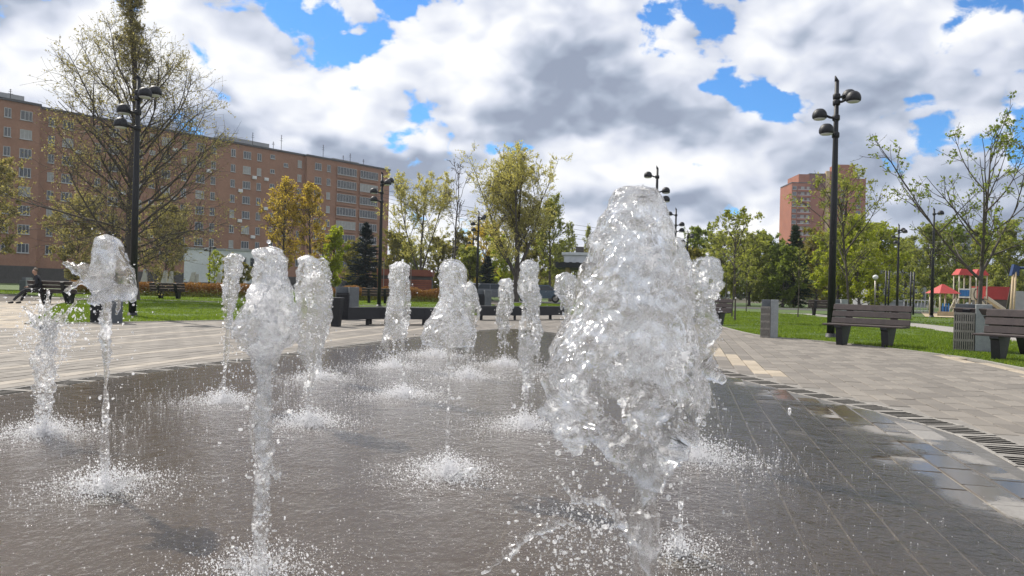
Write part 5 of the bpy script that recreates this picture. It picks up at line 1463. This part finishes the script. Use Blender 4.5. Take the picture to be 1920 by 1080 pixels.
def lathe_water(prof, nz, na, seed, amp, rim=None, thick=None, fine=1.0, tear=0.0):
    """ragged body of water round a list of (z, cx, cy, rx): closed at both ends, or a hollow bell when thick is given"""
    z = np.array([p[0] for p in prof]); o = np.argsort(z)
    z = z[o]; cx = np.array([p[1] for p in prof])[o]; cyy = np.array([p[2] for p in prof])[o]; rr = np.array([p[3] for p in prof])[o]
    t = np.linspace(0, 1, nz); t = 0.5 - 0.5 * np.cos(t * math.pi) if thick is None else t
    zi = z[0] + (z[-1] - z[0]) * t
    X, Y, Rr = np.interp(zi, z, cx), np.interp(zi, z, cyy), np.interp(zi, z, rr)
    cap = np.sqrt(np.clip(1 - np.clip((zi - (z[-1] - rr[-1] * 0.9)) / (rr[-1] * 0.9 + 1e-9), 0, 1) ** 2, 0.0, 1))
    Rr = Rr * np.maximum(cap, 0.03)
    if thick is None:
        Rr[0] *= 0.2
    an = np.arange(na) * 2 * math.pi / na
    C, S = np.cos(an), np.sin(an)
    def shell(scale, sd):
        q = np.stack([C[None] * Rr[:, None] * scale, S[None] * Rr[:, None] * scale, np.repeat(zi[:, None], na, 1)], -1)
        b = q * np.array([1, 1, 0.75])
        n1 = fbm(b * 11.0 + seed * 3.7, 2, seed); n2 = fbm(b * 38.0 + seed, 2, seed + 5); n3 = fbm(b * 110.0, 2, sd + 9)
        n0 = fbm(b * 5.0 + seed * 1.3, 1, seed + 2)
        dr = Rr[:, None] * ((0.26 * n1 + (0.16 if fine > 0.5 else 0.34) * n0) * amp) + (0.010 + 0.006 * fine) * n2 * amp * np.minimum(1, Rr[:, None] / 0.03) + 0.0035 * fine * n3 * amp * np.minimum(1, Rr[:, None] / 0.02)
        rad = np.maximum(Rr[:, None] * scale + dr, 0.0012)
        zz_ = zi[:, None] + 0.010 * amp * fbm(b * 23.0 + 40, 2, seed + 3)
        if rim is not None:
            k = np.clip(1 - (zi - zi[0])[:, None] / (rim * 2.2), 0, 1)
            zz_ = zz_ + k * rim * (0.6 * fbm(np.stack([C * 2.2, S * 2.2, np.zeros(na)], -1), 3, seed + 8)[None])
        return np.stack([X[:, None] + C[None] * rad, Y[:, None] + S[None] * rad, zz_], -1)
    def grid(n, off, flip):
        i = np.arange(n - 1)[:, None] * na; j = np.arange(na)[None]; j2 = (j + 1) % na
        F = np.stack([off + i + j, off + i + j2, off + i + na + j2, off + i + na + j], -1).reshape(-1, 4)
        return F[:, ::-1] if flip else F
    A = shell(1.0, seed)
    if thick is None:
        V = A.reshape(-1, 3); F = [grid(nz, 0, False)]
        lo, hi = len(V), len(V) + 1
        V = np.concatenate([V, [A[0].mean(0)], [A[-1].mean(0) + np.array([0, 0, 0.002])]])
        j = np.arange(na); j2 = (j + 1) % na
        F += [np.stack([np.full(na, lo), j2, j], 1), np.stack([np.full(na, hi), (nz - 1) * na + j, (nz - 1) * na + j2], 1)]
        return V, F
    d = thick * (1 + 0.5 * fbm(A * 30.0, 2, seed + 77))[..., None]
    ctr = np.stack([X[:, None] + 0 * C[None], Y[:, None] + 0 * C[None], A[..., 2]], -1)
    dirn = A - ctr; ln = np.linalg.norm(dirn, axis=-1, keepdims=True)
    B = ctr + dirn * np.maximum(ln - d, 0.25 * ln) / (ln + 1e-9)
    B[..., 2] -= thick * np.clip((zi - (z[-1] - 0.05)) / 0.05, 0, 1)[:, None]
    V = np.concatenate([A.reshape(-1, 3), B.reshape(-1, 3)]); N = nz * na
    keep = np.ones((nz - 1, na), bool)
    if tear:
        nt = fbm(A[:-1] * np.array([13.0, 13.0, 8.0]) + 9.1, 3, seed + 41)
        lim = 0.62 - tear * np.clip(1 - (zi[:-1] - zi[0]) / (0.62 * (zi[-1] - zi[0])), 0, 1)[:, None]
        keep = nt < np.maximum(lim, -0.5)
    keep = keep.reshape(-1)
    F = [grid(nz, 0, False)[keep], grid(nz, N, True)[keep]]
    j = np.arange(na); j2 = (j + 1) % na
    F.append(np.stack([j2, j, N + j, N + j2], 1))
    ta, tb = len(V), len(V) + 1
    V = np.concatenate([V, [A[-1].mean(0) + np.array([0, 0, 0.001])], [B[-1].mean(0)]])
    F += [np.stack([np.full(na, ta), (nz - 1) * na + j, (nz - 1) * na + j2], 1), np.stack([np.full(na, tb), N + (nz - 1) * na + j2, N + (nz - 1) * na + j], 1)]
    return V, F

def strand(parent, pts, rad, seed, mat='water', name='streamer', amp=1.2, na=14):
    """a rope of water along points (local)"""
    pts = catmull(pts, 14); n = len(pts); K = len(rad)
    rr = np.interp(np.linspace(0, 1, n), np.linspace(0, 1, K), rad)
    V, F = batch_tubes(pts[None], rr[None], na)
    V = V.reshape(-1, 3)
    c = np.repeat(pts, na, 0); dn = V - c
    k = 1 + amp * (0.45 * fbm(V * 32.0, 2, seed) + 0.3 * fbm(V * 95.0, 2, seed + 1))
    V = c + dn * np.maximum(k, 0.15)[:, None]
    j = np.arange(na)
    return obj(name, mesh_np(name, V, [F, np.array([j[::-1]]), np.array([j + (n - 1) * na])], M[mat], True), parent)

def jet(label, base, prof_px, d=None, mat='water_far', hollow=None, res=(70, 48), amp=1.0, col_r=0.011, splash=(900, 0.20), seed=0, spray=160, rim=None, to=None, col=True, col_mat=None, fine=1.0, tear=0.72, top=True):
    """one jet: base pixel on the ground, plume outline rows (py, left px, right px) at the jet's own depth"""
    r = np.random.default_rng(500 + seed)
    bx, by = base if d is None else (P(base[0], 540, d)[0], d)
    t = thing('water_jet', label, 'water jet', (bx, by, 0), 0, 'fountain jets')
    prof = []
    for py, l, rgt in prof_px:
        a, b = P(l, py, by), P(rgt, py, by)
        prof.append(((a[2] + b[2]) / 2, (a[0] + b[0]) / 2 - bx, 0.0, max((b[0] - a[0]) / 2, 0.004)))
    prof = [p for p in prof if p[0] > 0.02]
    if hollow is None and top:
        hollow, rim = min(0.007, 0.3 * max(p[3] for p in prof)), rim or 0.06
        amp = amp * 0.85
    V, F = lathe_water(prof, res[0], res[1], seed, amp, rim, hollow, fine, tear)
    obj('plume', mesh_np('plume', V, F, M[mat], True), t)
    zt = max(p[0] for p in prof); zl = min(p[0] for p in prof)
    zc = min(p[0] for p in prof) + 0.04 if hollow is None else zt - 0.02
    cxl = prof[int(np.argmin([p[0] for p in prof]))][1]
    if col:
        z = np.linspace(0.0, zc, 12); top = prof[-1 if prof[-1][0] < prof[0][0] else 0]
        cp = [(zz_, (cxl if hollow is None else top[1] * 0 + prof[0][1]) * (zz_ / max(zc, 0.01)) ** 1.5, 0.0, col_r * (1.0 + (0.0 if hollow is None else 1.0 * (zz_ / zc) ** 2))) for zz_ in z]
        V, F = lathe_water(cp, max(40, int(zc * 90)), 12, seed + 50, 1.25)
        obj('column', mesh_np('column', V, F, M[col_mat or mat], True), t)
    # splash where the water falls back
    n, sr = splash
    if n:
        n = int(n * 2.8)
        q = np.abs(r.normal(0, 1, n)) ** 0.9 * sr * np.where(r.random(n) < 0.55, 0.5, 0.95); a_ = r.random(n) * 2 * math.pi
        hgt = np.abs(r.normal(0, 1, n)) * 0.045 * np.exp(-(q / (sr * 1.3)) ** 2) * (sr / 0.2) + 0.008
        c = np.c_[np.cos(a_) * q, np.sin(a_) * q, hgt]
        rad = 0.0006 + 0.0032 * r.random(n) ** 4 + 0.00024 * by
        obj('splash', drops_mesh('splash', c, rad, M['foam'], False, r), t)['kind'] = 'stuff'
        for k_ in range(7):
            a0 = r.random() * 6.28; q0, q1 = sr * 0.25 * r.random(), sr * (0.35 + 0.5 * r.random()); h1 = 0.03 + 0.06 * r.random()
            strand(t, [(q0 * math.cos(a0), q0 * math.sin(a0), 0.01), (0.6 * q1 * math.cos(a0 + 0.1), 0.6 * q1 * math.sin(a0 + 0.1), h1 * 0.8), (q1 * math.cos(a0 + 0.2), q1 * math.sin(a0 + 0.2), h1)], [0.012, 0.008, 0.002], seed * 9 + k_, 'water_far', 'splash_crown', 1.6, 7)
    if spray:
        m = spray
        k = r.integers(0, len(prof), m); pz = np.array([p[0] for p in prof])[k]; px_ = np.array([p[1] for p in prof])[k]; pr = np.array([p[3] for p in prof])[k]
        zf = pz * r.random(m) ** 0.45; q = pr * (0.7 + 0.5 * np.abs(r.normal(0, 1, m))); a_ = r.random(m) * 2 * math.pi
        c = np.c_[px_ + np.cos(a_) * q, np.sin(a_) * q, np.clip(zf + r.normal(0, 0.03, m), 0.02, None)]
        rad = (0.0016 + 0.0050 * r.random(m) ** 3) * (1 + 0.05 * by)
        obj('spray', drops_mesh('spray', c, rad, M['drop'], True, r), t)['kind'] = 'stuff'
    return t

# the tall nearest jet
j13 = jet('tallest, nearest jet, a big glassy plume right of centre', (1217, 0), [(347, 1178, 1216), (353, 1166, 1234), (372, 1152, 1250), (400, 1136, 1262), (450, 1112, 1274), (500, 1098, 1286), (560, 1078, 1302), (620, 1060, 1318), (680, 1046, 1330), (720, 1040, 1334), (760, 1042, 1326), (795, 1056, 1308),
           (815, 1070, 1296)], d=1.65, mat='water', hollow=0.03, res=(300, 280), amp=0.66, col_r=0.017, splash=(1500, 0.22), seed=3, spray=420, rim=0.07, fine=0.3, tear=0.95)
# its lower-left lobe, torn streamers and foreground splash
def loc_of(t, px, py, d):
    p = P(px, py, d); return (p[0] - t.location.x, p[1] - t.location.y, p[2])
L = lambda px, py, dd=0.0: loc_of(j13, px, py, 1.65 + dd)
strand(j13, [L(1070, 700, -0.04), L(1058, 760, -0.06), L(1072, 815, -0.06), L(1086, 852, -0.05)], [0.035, 0.042, 0.026, 0.005], 21)
strand(j13, [L(1130, 790, -0.08), L(1160, 835, -0.07), L(1190, 866, -0.03), L(1214, 900, 0)], [0.018, 0.03, 0.03, 0.018], 22)
strand(j13, [L(1290, 790, -0.05), L(1268, 835, -0.05), L(1240, 868, -0.02), L(1217, 910, 0)], [0.022, 0.034, 0.03, 0.018], 26)
strand(j13, [L(1215, 700, -0.08), L(1220, 780, -0.06), L(1217, 860, -0.02), L(1217, 940, 0), L(1217, 1100, 0)], [0.02, 0.035, 0.034, 0.019, 0.017], 27)
strand(j13, [L(1196, 372), L(1200, 450), L(1206, 560), L(1212, 700)], [0.04, 0.045, 0.035, 0.03], 28)
strand(j13, [L(1320, 690), L(1346, 705), L(1358, 716)], [0.03, 0.014, 0.007], 23)
strand(j13, [L(905, 1075, 0.4), L(950, 1040, 0.35), L(1000, 1000, 0.3), L(1045, 978, 0.25), L(1080, 985, 0.2)], [0.003, 0.009, 0.006, 0.010, 0.003], 24, amp=2.4)
strand(j13, [L(1050, 900, 0.2), L(1082, 935, 0.2), L(1130, 940, 0.15), L(1165, 985, 0.1), L(1195, 1020, 0)], [0.003, 0.011, 0.006, 0.012, 0.006], 25, amp=2.2)
r_ = np.random.default_rng(77)
n_ = 1500
cc = np.stack([np.array(L(px, py, 0.25)) for px, py in zip(r_.normal(1085, 62, n_), 1010 + 55 * r_.normal(0, 1, n_))])
cc[:, 1] += r_.normal(0, 0.12, n_); cc = cc[cc[:, 2] > 0.01]
obj('splash', drops_mesh('splash', cc, 0.0007 + 0.0042 * r_.random(len(cc)) ** 3.5, M['drop'], True, r_), j13)['kind'] = 'stuff'

j2 = jet('umbrella-shaped clear jet on the left with a water arm flung left', G(196, 922), [(440, 188, 212), (446, 180, 220), (460, 176, 230), (485, 172, 240), (510, 170, 248), (535, 172, 252), (560, 178, 252)], mat='water_clear', hollow=0.004, res=(90, 90), amp=0.28, tear=0.3, col_r=0.013, splash=(1700, 0.26), seed=4, spray=200, rim=0.05, col_mat='water_far')
L2 = lambda px, py, dd=0.0: loc_of(j2, px, py, j2.location.y + dd)
strand(j2, [L2(205, 545), L2(175, 525, -0.05), L2(150, 508, -0.06), L2(118, 492, -0.05)], [0.05, 0.04, 0.03, 0.006], 31, 'water_far')
strand(j2, [L2(185, 540), L2(160, 528, 0.03), L2(138, 535, 0.02), L2(122, 548, 0)], [0.03, 0.014, 0.010, 0.007], 32, 'water_far')
strand(j2, [L2(170, 565), L2(200, 552, -0.1), L2(235, 550, -0.1), L2(250, 545, -0.02)], [0.012, 0.032, 0.034, 0.02], 33, 'water_far')
strand(j2, [L2(190, 452), L2(203, 480), L2(203, 530), L2(198, 600), L2(200, 680)], [0.02, 0.03, 0.022, 0.02, 0.014], 34, 'water_far')
strand(j2, [L2(240, 560), L2(228, 552, -0.1), L2(222, 575, -0.1), L2(218, 590, -0.1)], [0.012, 0.01, 0.008, 0.004], 35, 'water_far')

jet('bursting ragged jet nearest the left edge', G(82, 818), [(600, 86, 98), (620, 80, 104), (650, 74, 104), (690, 72, 100), (740, 73, 95), (790, 75, 91), (815, 76, 89)], res=(170, 60), amp=1.9, splash=(1700, 0.26), seed=5, spray=500, col=False, top=False)
j1 = bpy.data.objects['water_jet.002']
r_ = np.random.default_rng(55)
n_ = 1700
ang_ = r_.random(n_) * 2 * math.pi; zz_ = 0.42 + 0.5 * r_.beta(2.2, 2.6, n_)
sp_ = (0.05 + 0.15 * np.clip((zz_ - 0.42) / 0.25, 0, 1)) * np.sqrt(r_.random(n_)) * (1 + 0.7 * (r_.random(n_) < 0.12))
obj('spray', drops_mesh('spray', np.c_[0.03 + np.cos(ang_) * sp_, np.sin(ang_) * sp_, zz_ + 0.05 * np.sin(ang_ * 3)], (0.0016 + 0.0075 * r_.random(n_) ** 4), M['foam'], False, r_), j1)['kind'] = 'stuff'
for k_ in range(6):
    a_ = k_ * 0.9 + 0.3; tip_ = 0.10 + 0.07 * r_.random()
    strand(j1, [(0.035 * math.cos(a_), 0.035 * math.sin(a_), 0.60 + 0.02 * k_), (0.4 * tip_ * math.cos(a_), 0.4 * tip_ * math.sin(a_), 0.70), (tip_ * math.cos(a_), tip_ * math.sin(a_), 0.78 + 0.16 * r_.random())], [0.012, 0.018, 0.004], 60 + k_, 'water_far', amp=2.0)
jet('thin jet with ragged crest in front of the left lawn', G(418, 756), [(475, 434, 454), (484, 424, 460), (505, 420, 458), (530, 422, 446), (570, 420, 440), (610, 420, 432)], amp=1.5, splash=(1000, 0.24), seed=6, spray=420, res=(100, 48), col_r=0.014)
j4 = jet('broad-shouldered near jet left of centre reaching the bottom edge', (492, 0), [(461, 494, 522), (470, 484, 534), (500, 480, 542), (540, 478, 546), (575, 464, 550), (600, 446, 552), (622, 434, 556), (645, 440, 552), (668, 468, 524), (700, 480, 512), (750, 480, 508), (800, 478, 506), (850, 482, 506), (880, 482, 508),
           (910, 483, 504), (960, 482, 504), (1080, 482, 500)], d=2.5, mat='water_far', res=(300, 110), amp=1.0, splash=(1000, 0.24), seed=7, spray=420, col_r=0.013)
L4 = lambda px, py, dd=0.0: loc_of(j4, px, py, 2.5 + dd)
strand(j4, [L4(508, 500), L4(505, 600), L4(497, 680), L4(494, 760), L4(496, 850), L4(492, 940), L4(492, 1090)], [0.02, 0.034, 0.026, 0.019, 0.018, 0.013, 0.011], 44, 'water_far', amp=2.1)
strand(j4, [L4(512, 860), L4(520, 885), L4(516, 900)], [0.006, 0.016, 0.006], 45, 'water_far')
strand(j4, [L4(470, 780), L4(474, 820), L4(480, 860)], [0.004, 0.012, 0.006], 46, 'water_far')
jet('lumpy jet, nearer of the overlapping two right of the broad-shouldered jet', G(578, 798), [(478, 568, 588), (486, 562, 598), (520, 560, 612), (555, 555, 618), (600, 553, 612), (650, 556, 606), (690, 562, 598), (730, 572, 588)], res=(140, 64), amp=1.2, splash=(1500, 0.24), seed=8, spray=320)
jet('narrow jet, farther of the overlapping two right of the broad-shouldered jet', G(600, 713), [(482, 592, 614), (492, 590, 620), (530, 590, 622), (570, 594, 618), (620, 598, 612)], res=(90, 44), amp=1.2, splash=(800, 0.26), seed=9, spray=200)
jet('pale column jet in front of the low black bench', G(756, 746), [(489, 738, 762), (498, 733, 769), (530, 731, 770), (570, 726, 770), (610, 722, 768), (635, 714, 762), (655, 709, 748), (665, 710, 730)], res=(130, 60), amp=0.9, splash=(1300, 0.26), seed=10, spray=160)
jet('thin jet hidden behind the pale column jet', G(737, 690), [(508, 738, 752), (518, 732, 758), (560, 730, 758), (620, 734, 752)], res=(60, 36), amp=1.0, splash=(900, 0.30), seed=11, spray=120)
jet('bell-shaped jet on a thin stalk at the centre', G(837, 896), [(485, 836, 860), (490, 828, 868), (500, 824, 874), (520, 824, 874), (545, 830, 866), (570, 822, 868), (600, 810, 878), (630, 800, 888), (650, 802, 888)], mat='water', hollow=0.012, res=(170, 130), amp=0.7, col_r=0.007, splash=(2000, 0.24), seed=12, spray=320, rim=0.02, tear=0.25)
jet('small pointed jet peeking out right of the bell-shaped jet', G(877, 709), [(527, 877, 884), (540, 871, 891), (570, 868, 897), (600, 868, 897), (635, 870, 892), (655, 873, 888)], res=(80, 44), amp=1.1, splash=(900, 0.28), seed=13, spray=140)
jet('far jet behind the bell-shaped jet, only its splash showing', G(815, 668), [(524, 828, 842), (535, 824, 846), (590, 826, 846), (640, 830, 842)], res=(50, 30), amp=1.0, splash=(800, 0.34), seed=14, spray=60)
jet('small far jet left of the tall lumpy column jet', G(946, 686), [(520, 946, 956), (530, 938, 962), (560, 937, 963), (590, 932, 960), (620, 934, 956), (645, 938, 950)], res=(80, 40), amp=1.3, splash=(700, 0.26), seed=15, spray=200)
jet('tall lumpy column jet just left of the nearest jet', G(985, 803), [(487, 986, 1004), (495, 976, 1012), (530, 974, 1014), (570, 977, 1015), (610, 976, 1014), (650, 976, 1012), (690, 977, 1006), (730, 980, 998)], res=(150, 64), amp=1.2, splash=(1500, 0.24), seed=16, spray=320)
jet('small round-headed far jet touching the nearest jet at its left', (1062, 0), [(510, 1054, 1070), (518, 1044, 1078), (545, 1040, 1080), (565, 1048, 1076), (590, 1054, 1070)], d=9.0, res=(60, 40), amp=1.3, splash=(700, 0.3), seed=17, spray=120)
jet('thin stalk jet over the ringed grate behind the nearest jet', G(1275, 1042), [(446, 1258, 1280), (456, 1250, 1288), (490, 1244, 1294), (540, 1240, 1296), (600, 1240, 1292), (680, 1250, 1288), (720, 1262, 1284)], res=(130, 60), amp=1.0, splash=(500, 0.16), seed=18, spray=220, col_r=0.008)
jet('lumpy jet standing right of the nearest jet', G(1306, 866), [(480, 1314, 1332), (488, 1302, 1342), (510, 1294, 1352), (535, 1290, 1354), (560, 1290, 1344), (600, 1292, 1350), (640, 1292, 1346), (680, 1296, 1336), (715, 1300, 1326)], res=(150, 70), amp=1.2, splash=(2000, 0.30), seed=19, spray=320)

# droplets and broken water all over the basin floor
jets_xy = np.array([[o.location.x, o.location.y] for o in bpy.data.objects if o.name.startswith('water_jet') and o.parent is None])
r_ = np.random.default_rng(91)
n_ = 42000
k = r_.integers(0, len(jets_xy), n_); q = jets_xy[k] + r_.normal(0, 1, (n_, 2)) * (0.15 + 0.42 * r_.random(n_) ** 2.5)[:, None]
u_ = np.c_[r_.uniform(-4.4, 2.0, 3500), r_.uniform(1.4, 12, 3500)]
q = np.concatenate([q, u_]); q = q[inside(q, BASIN)]
q = q[(q[:, 1] > 1.3)]
m = len(q)
hh = np.where(r_.random(m) < 0.25, np.abs(r_.normal(0, 0.05, m)), 0.0) + 0.007
rad = (0.0007 + 0.0017 * r_.random(m) ** 3) * (1 + 0.15 * q[:, 1])
tag(obj('water_droplets', drops_mesh('water_droplets', np.c_[q, hh], rad, M['foam'], False, r_)), 'bright droplets bouncing all over the wet basin floor', 'droplets', kind='stuff')

# ringed nozzle grates
for (px, py, lab) in ((1285, 1052, 'round ringed nozzle grate at the foot of the thin stalk jet'), (205, 938, 'round ringed nozzle grate under the umbrella-shaped jet')):
    x, y = G(px, py)
    t = thing('nozzle_grate', lab, 'drain grate', (x, y, 0.001), 0, 'ringed nozzle grates')
    t.scale = (0.82, 0.82, 0.82)
    mb = MB(); mb.lathe([(0.125, -0.01), (0.125, 0.001)], (0, 0, 0), 32); mb.build('pan', M['channel'], t)
    for q0, q1 in ((0.0, 0.02), (0.032, 0.046), (0.058, 0.074), (0.086, 0.102), (0.114, 0.132)):
        na = 40; an = np.arange(na) * 2 * math.pi / na
        rs = [(max(q0, 0.001), 0.002), (max(q0, 0.001) + 0.002, 0.010), (q1 - 0.002, 0.010), (q1, 0.002)]
        V = [(r0 * math.cos(a), r0 * math.sin(a), z) for r0, z in rs for a in an]
        F = [(i * na + j, i * na + (j + 1) % na, (i + 1) * na + (j + 1) % na, (i + 1) * na + j) for i in range(3) for j in range(na)]
        mb = MB(); mb.add(V, F); mb.build('ring', M['edging_in'], t, True)

# ------------------------------------------------------------------ air
hm, hn, hout = new_mat('haze_air')
pvn = hn.node('ShaderNodeVolumePrincipled')
hn.put(pvn, 'Color', (0.86, 0.92, 1.0, 1)); hn.put(pvn, 'Density', 0.00022); hn.put(pvn, 'Anisotropy', 0.3)
hm.node_tree.links.new(pvn.outputs[0], hout.inputs['Volume'])
mb = MB(); mb.box(-200, 260, -30, 470, -1.2, 82)
tag(mb.build('haze', hm), 'thin pale spring haze filling the air over the park', 'haze', kind='stuff')
